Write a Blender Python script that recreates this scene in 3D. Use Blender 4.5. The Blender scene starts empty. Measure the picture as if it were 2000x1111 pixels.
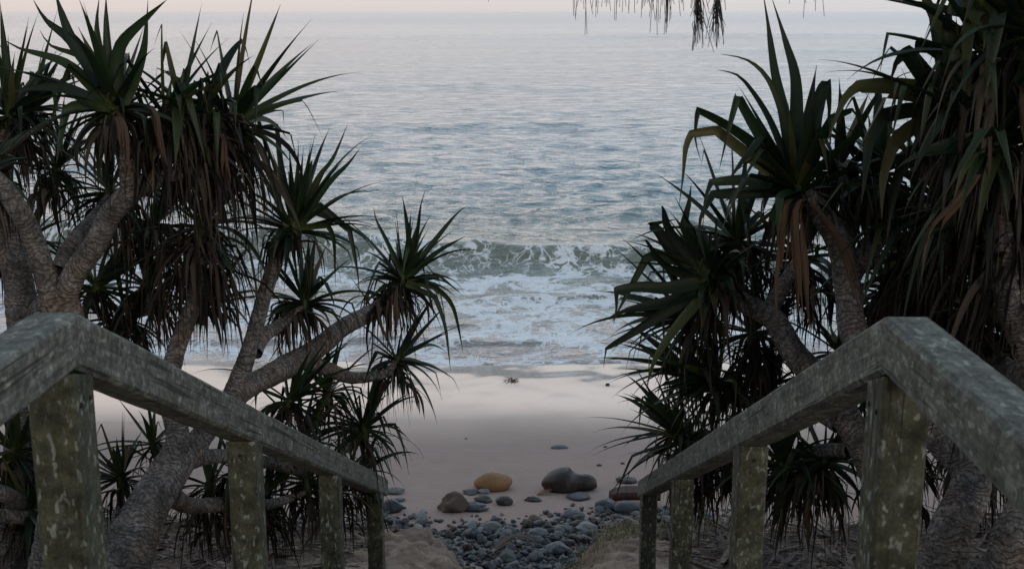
import bpy, bmesh, math, random
import numpy as np
from mathutils import Vector, Matrix, Euler, noise as mn

SC = bpy.context.scene
COL = SC.collection
R = math.radians
random.seed(7)
CAMZ = 5.0

# ------------------------------------------------------------------ camera
cd = bpy.data.cameras.new("camera")
cam = bpy.data.objects.new("camera", cd)
COL.objects.link(cam)
cam.location = (0, 0, CAMZ)
cam.rotation_euler = Euler((R(90 - 12.8), 0, R(0.83)))
cd.sensor_width = 36
cd.lens = 42.3
cd.clip_start = 0.05
cd.clip_end = 20000
cd.dof.use_dof = True
cd.dof.focus_distance = 8.0
cd.dof.aperture_fstop = 13
SC.camera = cam

# ------------------------------------------------------------------ sky
SUN_EL, SUN_ROT = 14.0, 150.0
w = bpy.data.worlds.new("World")
SC.world = w
w.use_nodes = True
nt = w.node_tree
nt.nodes.clear()
wo = nt.nodes.new("ShaderNodeOutputWorld")
bg = nt.nodes.new("ShaderNodeBackground")
sky = nt.nodes.new("ShaderNodeTexSky")
sky.sky_type = 'NISHITA'
sky.sun_disc = False
sky.sun_elevation = R(SUN_EL)
sky.sun_rotation = R(SUN_ROT)
sky.dust_density = 2.0
bg.inputs['Strength'].default_value = 0.10
tc = nt.nodes.new("ShaderNodeTexCoord")
sp = nt.nodes.new("ShaderNodeSeparateXYZ")
nt.links.new(tc.outputs['Generated'], sp.inputs[0])
rp = nt.nodes.new("ShaderNodeValToRGB")          # thin dusk overcast, by elevation
rp.color_ramp.interpolation = 'B_SPLINE'
els = [(0.0, (3.5, 3.3, 3.3)), (0.08, (6.5, 5.95, 5.7)), (0.26, (7.2, 6.45, 6.0)), (0.44, (5.0, 6.4, 7.8)), (0.70, (2.4, 3.1, 3.9)), (1.0, (2.1, 2.6, 3.2))]
cr = rp.color_ramp
while len(cr.elements) < len(els):
    cr.elements.new(0.5)
for e, (p, c) in zip(cr.elements, els):
    e.position = p
    e.color = (c[0] / 8, c[1] / 8, c[2] / 8, 1)
nt.links.new(sp.outputs['Z'], rp.inputs[0])
mx = nt.nodes.new("ShaderNodeMix")
mx.data_type = 'RGBA'
mx.inputs[0].default_value = 0.85
nt.links.new(sky.outputs[0], mx.inputs[6])
vm = nt.nodes.new("ShaderNodeVectorMath")
vm.operation = 'SCALE'
vm.inputs['Scale'].default_value = 8.0
nt.links.new(rp.outputs[0], vm.inputs[0])
# dusk glow over the sea (+Y), dimmer over the land behind the camera
gl = nt.nodes.new("ShaderNodeMapRange")
gl.interpolation_type = 'SMOOTHSTEP'
for i_, v_ in enumerate((-0.9, 0.75, 0.58, 1.38)):
    gl.inputs[i_ + 1].default_value = v_
nt.links.new(sp.outputs['Y'], gl.inputs[0])
vm2 = nt.nodes.new("ShaderNodeVectorMath")
vm2.operation = 'SCALE'
nt.links.new(vm.outputs[0], vm2.inputs[0])
nt.links.new(gl.outputs[0], vm2.inputs['Scale'])
# a little warmer to the left of the sea, cooler to the right
tr_ = nt.nodes.new("ShaderNodeValToRGB")
tr_.color_ramp.elements[0].color = (.98, .905, .87, 1)
tr_.color_ramp.elements[1].color = (.86, .92, .965, 1)
mr_ = nt.nodes.new("ShaderNodeMapRange")
mr_.inputs[1].default_value = -0.42
mr_.inputs[2].default_value = 0.35
nt.links.new(sp.outputs['X'], mr_.inputs[0])
nt.links.new(mr_.outputs[0], tr_.inputs[0])
vm3 = nt.nodes.new("ShaderNodeVectorMath")
vm3.operation = 'MULTIPLY'
nt.links.new(vm2.outputs[0], vm3.inputs[0])
nt.links.new(tr_.outputs[0], vm3.inputs[1])
vm4 = nt.nodes.new("ShaderNodeVectorMath")
vm4.operation = 'SCALE'
vm4.inputs['Scale'].default_value = 1.17
nt.links.new(vm3.outputs[0], vm4.inputs[0])
nt.links.new(vm4.outputs[0], mx.inputs[7])
nt.links.new(mx.outputs[2], bg.inputs['Color'])
nt.links.new(bg.outputs[0], wo.inputs['Surface'])

# ------------------------------------------------------------------ soft dusk sun
sl = bpy.data.lights.new("sun", 'SUN')
sl.energy = 0.5
sl.angle = R(14)
sl.color = (1.0, 0.86, 0.74)
so = bpy.data.objects.new("sun", sl)
COL.objects.link(so)
az = R(SUN_ROT)
sdir = Vector((math.sin(az) * math.cos(R(SUN_EL)), math.cos(az) * math.cos(R(SUN_EL)), math.sin(R(SUN_EL))))
so.rotation_euler = sdir.to_track_quat('Z', 'Y').to_euler()

SC.view_settings.view_transform = 'Standard'
SC.view_settings.look = 'None'
SC.view_settings.exposure = 0.42
SC.view_settings.gamma = 1.0
SC.render.engine = 'CYCLES'
SC.cycles.max_bounces = 6
SC.cycles.diffuse_bounces = 3
SC.cycles.glossy_bounces = 3

# ------------------------------------------------------------------ helpers
CM = Matrix.Translation(cam.location) @ cam.rotation_euler.to_matrix().to_4x4()
F = 2350.0

def P(px, py, D):
    """point at depth D metres seen at photo pixel (px, py)"""
    return CM @ Vector(((px - 1000) / F * D, -(py - 555.5) / F * D, -D))

def tag(o, label=None, cat=None, group=None, kind=None):
    if label: o['label'] = label
    if cat: o['category'] = cat
    if group: o['group'] = group
    if kind: o['kind'] = kind
    return o

def obj(name, verts, faces, mat, parent=None, smooth=True, uv=None):
    me = bpy.data.meshes.new(name)
    me.from_pydata(verts, [], faces)
    me.materials.append(mat)
    if uv is not None:
        l = me.uv_layers.new(name="uv")
        idx = np.empty(len(me.loops), dtype=np.int32)
        me.loops.foreach_get('vertex_index', idx)
        l.data.foreach_set('uv', np.asarray(uv, dtype=np.float32)[idx].ravel())
    if smooth:
        me.polygons.foreach_set('use_smooth', [True] * len(me.polygons))
    me.update()
    o = bpy.data.objects.new(name, me)
    COL.objects.link(o)
    if parent:
        o.parent = parent
        o.matrix_parent_inverse = Matrix.Translation(-parent.location)
    return o

def empty(name, loc):
    o = bpy.data.objects.new(name, None)
    o.empty_display_size = 0.1
    o.location = loc
    COL.objects.link(o)
    return o

class Nodes:
    def __init__(s, name):
        s.m = bpy.data.materials.new(name)
        s.m.use_nodes = True
        s.t = s.m.node_tree
        s.b = s.t.nodes['Principled BSDF']
        s.out = s.t.nodes['Material Output']
    def n(s, typ, **kw):
        nd = s.t.nodes.new('ShaderNode' + typ)
        for k, v in kw.items():
            if k in nd.bl_rna.properties and not k.startswith('i_'):
                setattr(nd, k, v)
        return nd
    def l(s, a, b):
        s.t.links.new(a, b)
    def pos(s):
        return s.n('NewGeometry').outputs['Position']
    def objc(s):
        return s.n('TexCoord').outputs['Object']
    def mapping(s, vec, scale=(1, 1, 1), rot=(0, 0, 0), loc=(0, 0, 0)):
        m = s.n('Mapping')
        m.inputs['Scale'].default_value = scale
        m.inputs['Rotation'].default_value = rot
        m.inputs['Location'].default_value = loc
        s.l(vec, m.inputs['Vector'])
        return m.outputs[0]
    def noise(s, vec, scale, detail=4, rough=0.55, dist=0.0):
        n = s.n('TexNoise')
        n.inputs['Scale'].default_value = scale
        n.inputs['Detail'].default_value = detail
        n.inputs['Roughness'].default_value = rough
        n.inputs['Distortion'].default_value = dist
        if vec is not None:
            s.l(vec, n.inputs['Vector'])
        return n
    def ramp(s, fac, stops, interp='LINEAR'):
        r = s.n('ValToRGB')
        c = r.color_ramp
        c.interpolation = interp
        while len(c.elements) < len(stops):
            c.elements.new(0.5)
        for e, (p, col) in zip(c.elements, stops):
            e.position = p
            if not hasattr(col, '__len__'):
                col = (col, col, col)
            e.color = (*col[:3], 1)
        s.l(fac, r.inputs[0])
        return r.outputs[0]
    def mix(s, fac, a, b, blend='MIX'):
        m = s.n('Mix')
        m.data_type = 'RGBA'
        m.blend_type = blend
        for sock, v in ((m.inputs[0], fac), (m.inputs[6], a), (m.inputs[7], b)):
            if isinstance(v, bpy.types.NodeSocket):
                s.l(v, sock)
            elif hasattr(v, '__len__'):
                sock.default_value = (*v[:3], 1)
            else:
                sock.default_value = v
        return m.outputs[2]
    def math(s, op, a, b=None, c=None, clamp=False):
        m = s.n('Math')
        m.operation = op
        m.use_clamp = clamp
        for i, v in enumerate((a, b, c)):
            if v is None: continue
            if isinstance(v, bpy.types.NodeSocket):
                s.l(v, m.inputs[i])
            else:
                m.inputs[i].default_value = v
        return m.outputs[0]
    def mapr(s, v, a, b, c=0.0, d=1.0, smooth=True):
        m = s.n('MapRange')
        m.interpolation_type = 'SMOOTHSTEP' if smooth else 'LINEAR'
        s.l(v, m.inputs[0])
        for i, x in enumerate((a, b, c, d)):
            m.inputs[i + 1].default_value = x
        return m.outputs[0]
    def bump(s, h, strength, dist, prev=None):
        b = s.n('Bump')
        b.inputs['Strength'].default_value = strength
        b.inputs['Distance'].default_value = dist
        s.l(h, b.inputs['Height'])
        if prev is not None:
            s.l(prev, b.inputs['Normal'])
        return b.outputs[0]
    def done(s, col=None, rough=None, normal=None, spec=None):
        for k, v in (('Base Color', col), ('Roughness', rough), ('Normal', normal), ('Specular IOR Level', spec)):
            if v is None: continue
            if isinstance(v, bpy.types.NodeSocket):
                s.l(v, s.b.inputs[k])
            elif hasattr(v, '__len__'):
                s.b.inputs[k].default_value = (*v[:3], 1)
            else:
                s.b.inputs[k].default_value = v
        return s.m

# ------------------------------------------------------------------ materials
def mat_timber(name, moss, blotch):
    s = Nodes(name)
    c = s.objc()
    at = s.n('Attribute'); at.attribute_name = 'grain'
    g = at.outputs['Vector']
    fine = s.noise(g, 60, 5, 0.7)
    gr = s.noise(s.mapping(g, (45, 45, 2.2)), 1.6, 5, 0.65, 0.6)
    big = s.noise(g, 11, 6, 0.72)
    base = s.ramp(gr.outputs[0], [(0.25, (0.050, 0.056, 0.051)), (0.5, (0.108, 0.117, 0.107)), (0.8, (0.20, 0.208, 0.196))])
    sp1 = s.ramp(fine.outputs[0], [(0.35, 0.45), (0.5, 0.9), (0.68, 1.6)])
    col = s.mix(1.0, base, sp1, 'MULTIPLY')
    mm = s.ramp(big.outputs[0], [(0.42 - 0.2 * moss, 0), (0.62 - 0.2 * moss, 1)])
    mfine = s.ramp(s.noise(g, 28, 5, 0.75).outputs[0], [(0.34, (0.018, 0.019, 0.012)), (0.52, (0.042, 0.045, 0.024)), (0.72, (0.078, 0.082, 0.044))])
    col = s.mix(s.math('MULTIPLY', mm, moss), col, mfine)
    lv = s.noise(s.mapping(g, (1.0, 1.0, 0.38)), 48, 5, 0.7, 0.1)
    lm = s.ramp(lv.outputs[0], [(0.645 - 0.05 * blotch, 0), (0.68 - 0.05 * blotch, 1)])
    lich = s.ramp(fine.outputs[0], [(0.3, (0.07, 0.08, 0.076)), (0.7, (0.16, 0.175, 0.168))])
    col = s.mix(s.math('MULTIPLY', lm, 0.55), col, lich)
    lv2 = s.noise(s.mapping(g, (1, 1, 0.5)), 70, 2, 0.5, 0.3)
    lm2 = s.ramp(lv2.outputs[0], [(0.60, 0), (0.66, 1)])
    col = s.mix(s.math('MULTIPLY', lm2, 0.75), col, (0.20, 0.23, 0.20))
    mid = s.noise(g, 16, 5, 0.7)
    col = s.mix(1.0, col, s.ramp(mid.outputs[0], [(0.32, 0.50), (0.5, 1.0), (0.66, 1.5)]), 'MULTIPLY')
    crk = s.noise(s.mapping(g, (30, 30, 1.0)), 2.2, 2, 0.5, 0.3)
    cm = s.ramp(crk.outputs[0], [(0.30, 1), (0.36, 0)])
    col = s.mix(s.math('MULTIPLY', cm, 0.7), col, (0.015, 0.015, 0.012))
    h = s.math('ADD', s.math('MULTIPLY', gr.outputs[0], 1.0), s.math('MULTIPLY', fine.outputs[0], 0.7))
    h = s.math('SUBTRACT', h, cm)
    h = s.math('ADD', h, s.math('MULTIPLY', lm, 0.25))
    return s.done(col, 0.85, s.bump(h, 0.55, 0.004), 0.25)

M_RAIL = mat_timber('weathered_rail', 0.35, 0.5)
M_RAIL_TOP = M_RAIL
M_POST = mat_timber('mossy_post', 0.85, 0.9)

def mat_bark():
    s = Nodes('ringed_bark')
    u = s.n('UVMap').outputs[0]
    c = s.objc()
    sx = s.n('SeparateXYZ'); s.l(u, sx.inputs[0])
    wob = s.noise(c, 14, 3, 0.6)
    lo = s.noise(c, 3.5, 2, 0.5)
    v = s.math('ADD', s.math('MULTIPLY', sx.outputs[1], 40.0), s.math('MULTIPLY', wob.outputs[0], 3.6))
    v = s.math('ADD', v, s.math('MULTIPLY', lo.outputs[0], 9.0))
    ring = s.math('PINGPONG', v, 0.5)
    ringm = s.mapr(ring, 0.0, 0.22)
    cell = s.n('TexVoronoi'); cell.inputs['Scale'].default_value = 85
    s.l(s.mapping(c, (1, 1, 1)), cell.inputs['Vector'])
    warts = s.mapr(cell.outputs['Distance'], 0.15, 0.6)
    n2 = s.noise(c, 60, 5, 0.7)
    big = s.noise(c, 5, 3, 0.5)
    base = s.ramp(n2.outputs[0], [(0.3, (0.055, 0.052, 0.050)), (0.5, (0.135, 0.129, 0.125)), (0.72, (0.28, 0.272, 0.265))])
    tint = s.ramp(big.outputs[0], [(0.45, (1.0, 1.0, 1.0)), (0.68, (1.1, 0.90, 0.74))])
    col = s.mix(1.0, base, tint, 'MULTIPLY')
    pt = s.noise(c, 11, 4, 0.65)
    col = s.mix(1.0, col, s.ramp(pt.outputs[0], [(0.35, 0.55), (0.5, 1.0), (0.66, 1.55)]), 'MULTIPLY')
    col = s.mix(s.math('MULTIPLY', s.math('SUBTRACT', 1.0, ringm), 0.6), col, (0.022, 0.018, 0.015))
    col = s.mix(s.math('MULTIPLY', warts, 0.28), col, (0.03, 0.026, 0.024))
    h = s.math('ADD', s.math('MULTIPLY', ringm, 0.8), s.math('MULTIPLY', n2.outputs[0], 0.8))
    h = s.math('SUBTRACT', h, s.math('MULTIPLY', warts, 0.5))
    return s.done(col, 0.9, s.bump(h, 0.8, 0.006), 0.2)
M_BARK = mat_bark()

def mat_leaf(name, dead, tone=1.0):
    s = Nodes(name)
    g = s.n('NewGeometry')
    u = s.n('UVMap').outputs[0]
    sx = s.n('SeparateXYZ'); s.l(u, sx.inputs[0])
    rnd = g.outputs['Random Per Island']
    streak = s.noise(s.mapping(u, (26, 3, 1)), 1.0, 3, 0.6)
    if dead:
        col = s.ramp(rnd, [(0.0, (0.011, 0.010, 0.009)), (0.35, (0.022, 0.019, 0.016)), (0.55, (0.050, 0.044, 0.037)), (0.70, (0.085, 0.072, 0.058)), (0.82, (0.070, 0.048, 0.031)), (0.92, (0.125, 0.110, 0.094)), (1.0, (0.17, 0.115, 0.070))])
        st = s.ramp(streak.outputs[0], [(0.3, 0.45), (0.7, 1.35)])
        col = s.mix(1.0, col, st, 'MULTIPLY')
        rough = 0.75; spec = 0.15
    else:
        col = s.ramp(rnd, [(0.0, (0.009, 0.020, 0.011)), (0.4, (0.014, 0.032, 0.014)), (0.75, (0.024, 0.050, 0.018)), (0.92, (0.046, 0.064, 0.016)), (0.97, (0.080, 0.085, 0.026)), (1.0, (0.11, 0.080, 0.040))])
        st = s.ramp(streak.outputs[0], [(0.3, 0.7), (0.7, 1.2)])
        col = s.mix(1.0, col, st, 'MULTIPLY')
        base = s.mapr(sx.outputs[1], 0.0, 0.22, 1.0, 0.0)
        col = s.mix(s.math('MULTIPLY', base, 0.5), col, (0.085, 0.12, 0.03))
        tip = s.mapr(sx.outputs[1], 0.72, 1.0, 0.0, 1.0)
        col = s.mix(s.math('MULTIPLY', tip, 0.6), col, (0.050, 0.032, 0.014))
        rough = 0.5; spec = 0.25
    if tone != 1.0:
        col = s.mix(1.0, col, (tone, tone, tone), 'MULTIPLY')
    m = s.done(col, rough, None, spec)
    tr = s.n('BsdfTranslucent'); s.l(col, tr.inputs[0])
    ms = s.n('MixShader'); ms.inputs[0].default_value = 0.18 if not dead else 0.12
    s.l(s.b.outputs[0], ms.inputs[1]); s.l(tr.outputs[0], ms.inputs[2])
    s.l(ms.outputs[0], s.out.inputs[0])
    return m
M_GREEN = mat_leaf('pandanus_leaf', False, 0.72)
M_DEAD = mat_leaf('dead_pandanus_leaf', True, 0.62)

def mat_sand():
    s = Nodes('beach_sand')
    p = s.pos()
    sx = s.n('SeparateXYZ'); s.l(p, sx.inputs[0])
    big = s.noise(p, 0.55, 3, 0.5)
    mid = s.noise(p, 5.0, 5, 0.6)
    fine = s.noise(p, 160, 4, 0.7)
    grit = s.noise(p, 420, 2, 0.6)
    yy = s.math('ADD', sx.outputs[1], s.math('MULTIPLY', s.math('SUBTRACT', big.outputs[0], 0.5), 0.9))
    wet = s.mapr(yy, 11.6, 14.6)
    damp = s.mapr(yy, 9.0, 12.5)
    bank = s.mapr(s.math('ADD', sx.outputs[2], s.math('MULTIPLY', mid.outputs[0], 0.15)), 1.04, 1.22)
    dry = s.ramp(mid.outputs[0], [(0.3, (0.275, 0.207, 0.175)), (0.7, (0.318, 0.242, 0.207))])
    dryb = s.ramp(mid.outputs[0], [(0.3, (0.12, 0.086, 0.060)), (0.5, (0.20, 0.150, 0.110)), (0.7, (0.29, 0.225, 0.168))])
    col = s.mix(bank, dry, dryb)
    col = s.mix(s.math('MULTIPLY', damp, 0.35), col, (0.27, 0.235, 0.22))
    col = s.mix(wet, col, (0.15, 0.128, 0.115))
    sp = s.ramp(fine.outputs[0], [(0.32, 0.72), (0.5, 1.0), (0.72, 1.2)])
    col = s.mix(s.math('SUBTRACT', 1.0, wet), col, s.mix(1.0, col, sp, 'MULTIPLY'))
    rough = s.mapr(wet, 0, 1, 0.9, 0.22)
    rough2 = s.math('ADD', rough, s.math('MULTIPLY', s.math('SUBTRACT', mid.outputs[0], 0.5), 0.05))
    h = s.math('ADD', s.math('MULTIPLY', mid.outputs[0], 1.0), s.math('MULTIPLY', fine.outputs[0], 0.16))
    h = s.math('MULTIPLY', h, s.math('SUBTRACT', 1.0, s.math('MULTIPLY', wet, 0.985)))
    h = s.math('MULTIPLY', h, s.math('ADD', 0.25, s.math('MULTIPLY', bank, 1.6)))
    m = s.done(col, rough2, s.bump(h, 0.8, 0.03), 0.3)
    # a film of water left by the last swash
    s.b.inputs['Coat Roughness'].default_value = 0.06
    s.b.inputs['Coat IOR'].default_value = 1.55
    s.l(s.math('MULTIPLY', wet, 0.8), s.b.inputs['Coat Weight'])
    return m
M_SAND = mat_sand()

def mat_water():
    s = Nodes('sea_water')
    p = s.pos()
    sx = s.n('SeparateXYZ'); s.l(p, sx.inputs[0])
    Y = sx.outputs[1]
    at = s.n('Attribute'); at.attribute_name = 'foam'
    zone = at.outputs['Fac']
    # lace pattern of foam
    warp = s.noise(p, 0.9, 3, 0.6)
    off = s.n('VectorMath'); off.operation = 'SCALE'; off.inputs['Scale'].default_value = 1.6
    s.l(warp.outputs['Color'], off.inputs[0])
    pv = s.n('VectorMath'); pv.operation = 'ADD'
    s.l(p, pv.inputs[0]); s.l(off.outputs[0], pv.inputs[1])
    def lace(scale, sc=(1, 0.85, 0.3)):
        v = s.n('TexVoronoi'); v.feature = 'DISTANCE_TO_EDGE'
        v.inputs['Scale'].default_value = scale
        s.l(s.mapping(pv.outputs[0], sc), v.inputs['Vector'])
        return v.outputs['Distance']
    l1 = lace(1.9); l2 = lace(5.0)
    br = s.noise(p, 1.1, 4, 0.65, 0.4)
    n3 = s.noise(p, 9, 5, 0.7)
    thick = s.math('MULTIPLY', zone, s.mapr(br.outputs[0], 0.36, 0.64, 0.30, 1.32))
    f1 = s.math('SUBTRACT', s.math('MULTIPLY', thick, 0.265), s.math('ADD', l1, s.math('MULTIPLY', n3.outputs[0], 0.16)))
    f2 = s.math('SUBTRACT', s.math('MULTIPLY', thick, 0.315), s.math('ADD', l2, s.math('MULTIPLY', n3.outputs[0], 0.20)))
    foam = s.math('MAXIMUM', s.mapr(f1, -0.03, 0.07), s.mapr(f2, -0.04, 0.10))
    full = s.mapr(s.math('SUBTRACT', zone, s.math('MULTIPLY', n3.outputs[0], 0.9)), 0.68, 0.95)
    foam = s.math('MAXIMUM', foam, full)
    # water body: sandy near the shore, grey green in the breaker, blue grey out
    body = s.mix(s.mapr(Y, 17.5, 22.0), (0.19, 0.165, 0.145), (0.120, 0.145, 0.108))
    body = s.mix(s.mapr(Y, 24.0, 40.0), body, (0.060, 0.160, 0.205))
    body = s.mix(s.mapr(Y, 60, 400), body, (0.075, 0.155, 0.21))
    fcol = s.ramp(n3.outputs[0], [(0.3, (0.56, 0.62, 0.65)), (0.7, (0.82, 0.86, 0.88))])
    col = s.mix(foam, body, fcol)
    # ripples
    near = s.mapr(Y, 25, 160, 1.0, 0.0)
    w1 = s.noise(s.mapping(p, (0.7, 1, 1)), 4.2, 5, 0.6, 0.3)
    w2 = s.noise(s.mapping(p, (0.6, 1, 1)), 16.0, 3, 0.6)
    w3 = s.noise(s.mapping(p, (0.6, 1, 1)), 1.25, 5, 0.6, 0.3)
    w3p = s.math('POWER', w3.outputs[0], 4.0)
    h = s.math('ADD', s.math('MULTIPLY', w1.outputs[0], 0.028), s.math('MULTIPLY', s.math('MULTIPLY', w2.outputs[0], 0.012), near))
    h = s.math('ADD', h, s.math('MULTIPLY', w3p, 0.62))
    h = s.math('ADD', h, s.math('MULTIPLY', foam, 0.012))
    h = s.math('MULTIPLY', h, s.mapr(Y, 22.5, 27.0, 0.5, 1.0))
    nrm = s.bump(h, 1.0, 1.0)
    rough = s.math('ADD', s.math('MULTIPLY', foam, 0.6), s.mapr(Y, 20, 600, 0.06, 0.22))
    m = s.done(col, rough, nrm, 0.5)
    s.b.inputs['IOR'].default_value = 1.95
    return m
M_SEA = mat_water()

def mat_stone(name, stops, rough=0.55, vein=0.3):
    s = Nodes(name)
    c = s.objc()
    oi = s.n('ObjectInfo')
    addv = s.n('VectorMath'); addv.operation = 'ADD'
    s.l(c, addv.inputs[0])
    cmb = s.n('CombineXYZ')
    s.l(s.math('MULTIPLY', oi.outputs['Random'], 37.0), cmb.inputs[0])
    s.l(cmb.outputs[0], addv.inputs[1])
    n1 = s.noise(addv.outputs[0], 6, 5, 0.65)
    n2 = s.noise(addv.outputs[0], 70, 4, 0.7)
    fac = s.math('ADD', s.math('MULTIPLY', n1.outputs[0], 0.55), s.math('MULTIPLY', oi.outputs['Random'], 0.5))
    col = s.ramp(fac, stops)
    sp = s.ramp(n2.outputs[0], [(0.3, 0.7), (0.7, 1.3)])
    col = s.mix(1.0, col, sp, 'MULTIPLY')
    h = s.math('ADD', n1.outputs[0], s.math('MULTIPLY', n2.outputs[0], 0.3))
    return s.done(col, rough, s.bump(h, 0.5, 0.01), 0.4)
M_ST_BLUE = mat_stone('blue_grey_stone', [(0.15, (0.012, 0.015, 0.019)), (0.5, (0.032, 0.039, 0.047)), (0.9, (0.080, 0.092, 0.104))])
M_ST_GREY = mat_stone('green_grey_stone', [(0.15, (0.028, 0.032, 0.031)), (0.5, (0.065, 0.073, 0.070)), (0.9, (0.14, 0.15, 0.145))], 0.7)
M_ST_PALE = mat_stone('pale_stone', [(0.15, (0.09, 0.10, 0.10)), (0.5, (0.16, 0.17, 0.17)), (0.9, (0.25, 0.26, 0.26))], 0.7)
M_ST_BROWN = mat_stone('brown_stone', [(0.15, (0.045, 0.030, 0.022)), (0.5, (0.090, 0.063, 0.048)), (0.9, (0.15, 0.11, 0.085))], 0.8)
M_ST_DARK = mat_stone('dark_stone', [(0.15, (0.016, 0.011, 0.009)), (0.5, (0.032, 0.025, 0.022)), (0.9, (0.058, 0.046, 0.040))], 0.5)
M_ST_ORANGE = mat_stone('orange_stone', [(0.1, (0.09, 0.045, 0.020)), (0.45, (0.19, 0.095, 0.035)), (0.75, (0.29, 0.175, 0.085)), (1.0, (0.36, 0.29, 0.21))], 0.75)
M_GRAVEL = mat_stone('gravel_stone', [(0.15, (0.04, 0.047, 0.05)), (0.5, (0.09, 0.10, 0.105)), (0.9, (0.17, 0.18, 0.18))], 0.7)

def simple(name, col, rough=0.7):
    s = Nodes(name)
    n = s.noise(s.objc(), 40, 4, 0.6)
    c = s.mix(1.0, (*col,), s.ramp(n.outputs[0], [(0.3, 0.6), (0.7, 1.35)]), 'MULTIPLY')
    return s.done(c, rough, None, 0.3)
M_NAIL = simple('rusted_nail', (0.010, 0.009, 0.009))
M_GRASS = simple('dune_grass', (0.085, 0.10, 0.035))
M_DRYGRASS = simple('dry_grass', (0.26, 0.20, 0.11))
M_LITTER = simple('leaf_litter', (0.048, 0.030, 0.020))
M_LITTER2 = simple('leaf_litter_black', (0.016, 0.013, 0.011))
M_BARKSLAB = simple('wet_driftwood', (0.055, 0.028, 0.022))
M_NEEDLE = simple('casuarina_needle', (0.030, 0.030, 0.026))
M_WEED = simple('dry_seaweed', (0.13, 0.065, 0.03))

# ------------------------------------------------------------------ terrain
def sstep(t):
    t = np.clip(t, 0, 1)
    return t * t * (3 - 2 * t)

def fbm(x, y, seed=0.0, octv=4):
    return mn.fractal(Vector((x, y, seed)), 0.9, 2.0, octv, noise_basis='PERLIN_ORIGINAL')

def beach_z(Y):
    return np.where(Y < 9.5, 0.86 + (9.5 - Y) * 0.075, 0.86 - (Y - 9.5) * 0.1205)

def terrain_z(x, y):
    zb = float(beach_z(np.array(y)))
    if y > 60: zb = float(beach_z(np.array(60.0)))
    yedge = 7.02 + 1.25 * float(sstep(np.array((abs(x + 0.08) - 0.1) / 0.72))) + 0.10 * fbm(x * 2.2, 3.1, 1.0)
    zp = 3.55 - 0.375 * (min(max(y, 1.6), 6.2) - 1.8) - 0.31 * max(0.0, y - 6.2)
    zp -= 0.42 * math.exp(-((x + 0.08) / 0.36) ** 2) * float(sstep(np.array((y - 5.6) / 1.2)))
    side = float(sstep(np.array((abs(x) - 1.5) / 6.0)))
    zp += 0.35 * side
    n = fbm(x * 1.3, y * 1.3, 5.0) * 0.05 + fbm(x * 5, y * 5, 9.0) * 0.035 + fbm(x * 14, y * 11, 19.0) * 0.030 + abs(fbm(x * 6, y * 9, 29.0)) * 0.03
    t = float(sstep(np.array((y - yedge) / (0.42 + 0.08 * fbm(x * 3, y, 2)))))
    nb = 0.012 * fbm(x * 0.8, y * 0.8, 4.0) + (0.03 * fbm(x * 0.35, y * 0.25, 14.0) if y > 13 else 0.0)
    return (zp + n) * (1 - t) + (zb + nb) * t

def axis(parts):
    out = [parts[0][0]]
    for a, b, st in parts:
        n = max(1, round((b - a) / st))
        out += [a + (b - a) * (i + 1) / n for i in range(n)]
    return np.array(out)

ax_x = axis([(-300, -60, 40), (-60, -14, 5), (-14, -4, 0.35), (-4, -1.3, 0.07), (-1.3, 1.3, 0.026), (1.3, 4, 0.07), (4, 14, 0.35), (14, 60, 5), (60, 300, 40)])
ax_y = axis([(-40, -1, 3), (-1, 4, 0.2), (4, 6.6, 0.06), (6.6, 9.2, 0.026), (9.2, 12, 0.06), (12, 20, 0.15), (20, 60, 2)])
vs = []
for yy in ax_y:
    for xx in ax_x:
        vs.append((xx, yy, terrain_z(xx, yy)))
nx, ny = len(ax_x), len(ax_y)
fs = [(j * nx + i, j * nx + i + 1, (j + 1) * nx + i + 1, (j + 1) * nx + i) for j in range(ny - 1) for i in range(nx - 1)]
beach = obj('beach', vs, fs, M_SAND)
tag(beach, 'pinkish sandy beach and eroded sand bank at the foot of the steps', 'beach', kind='structure')

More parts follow.
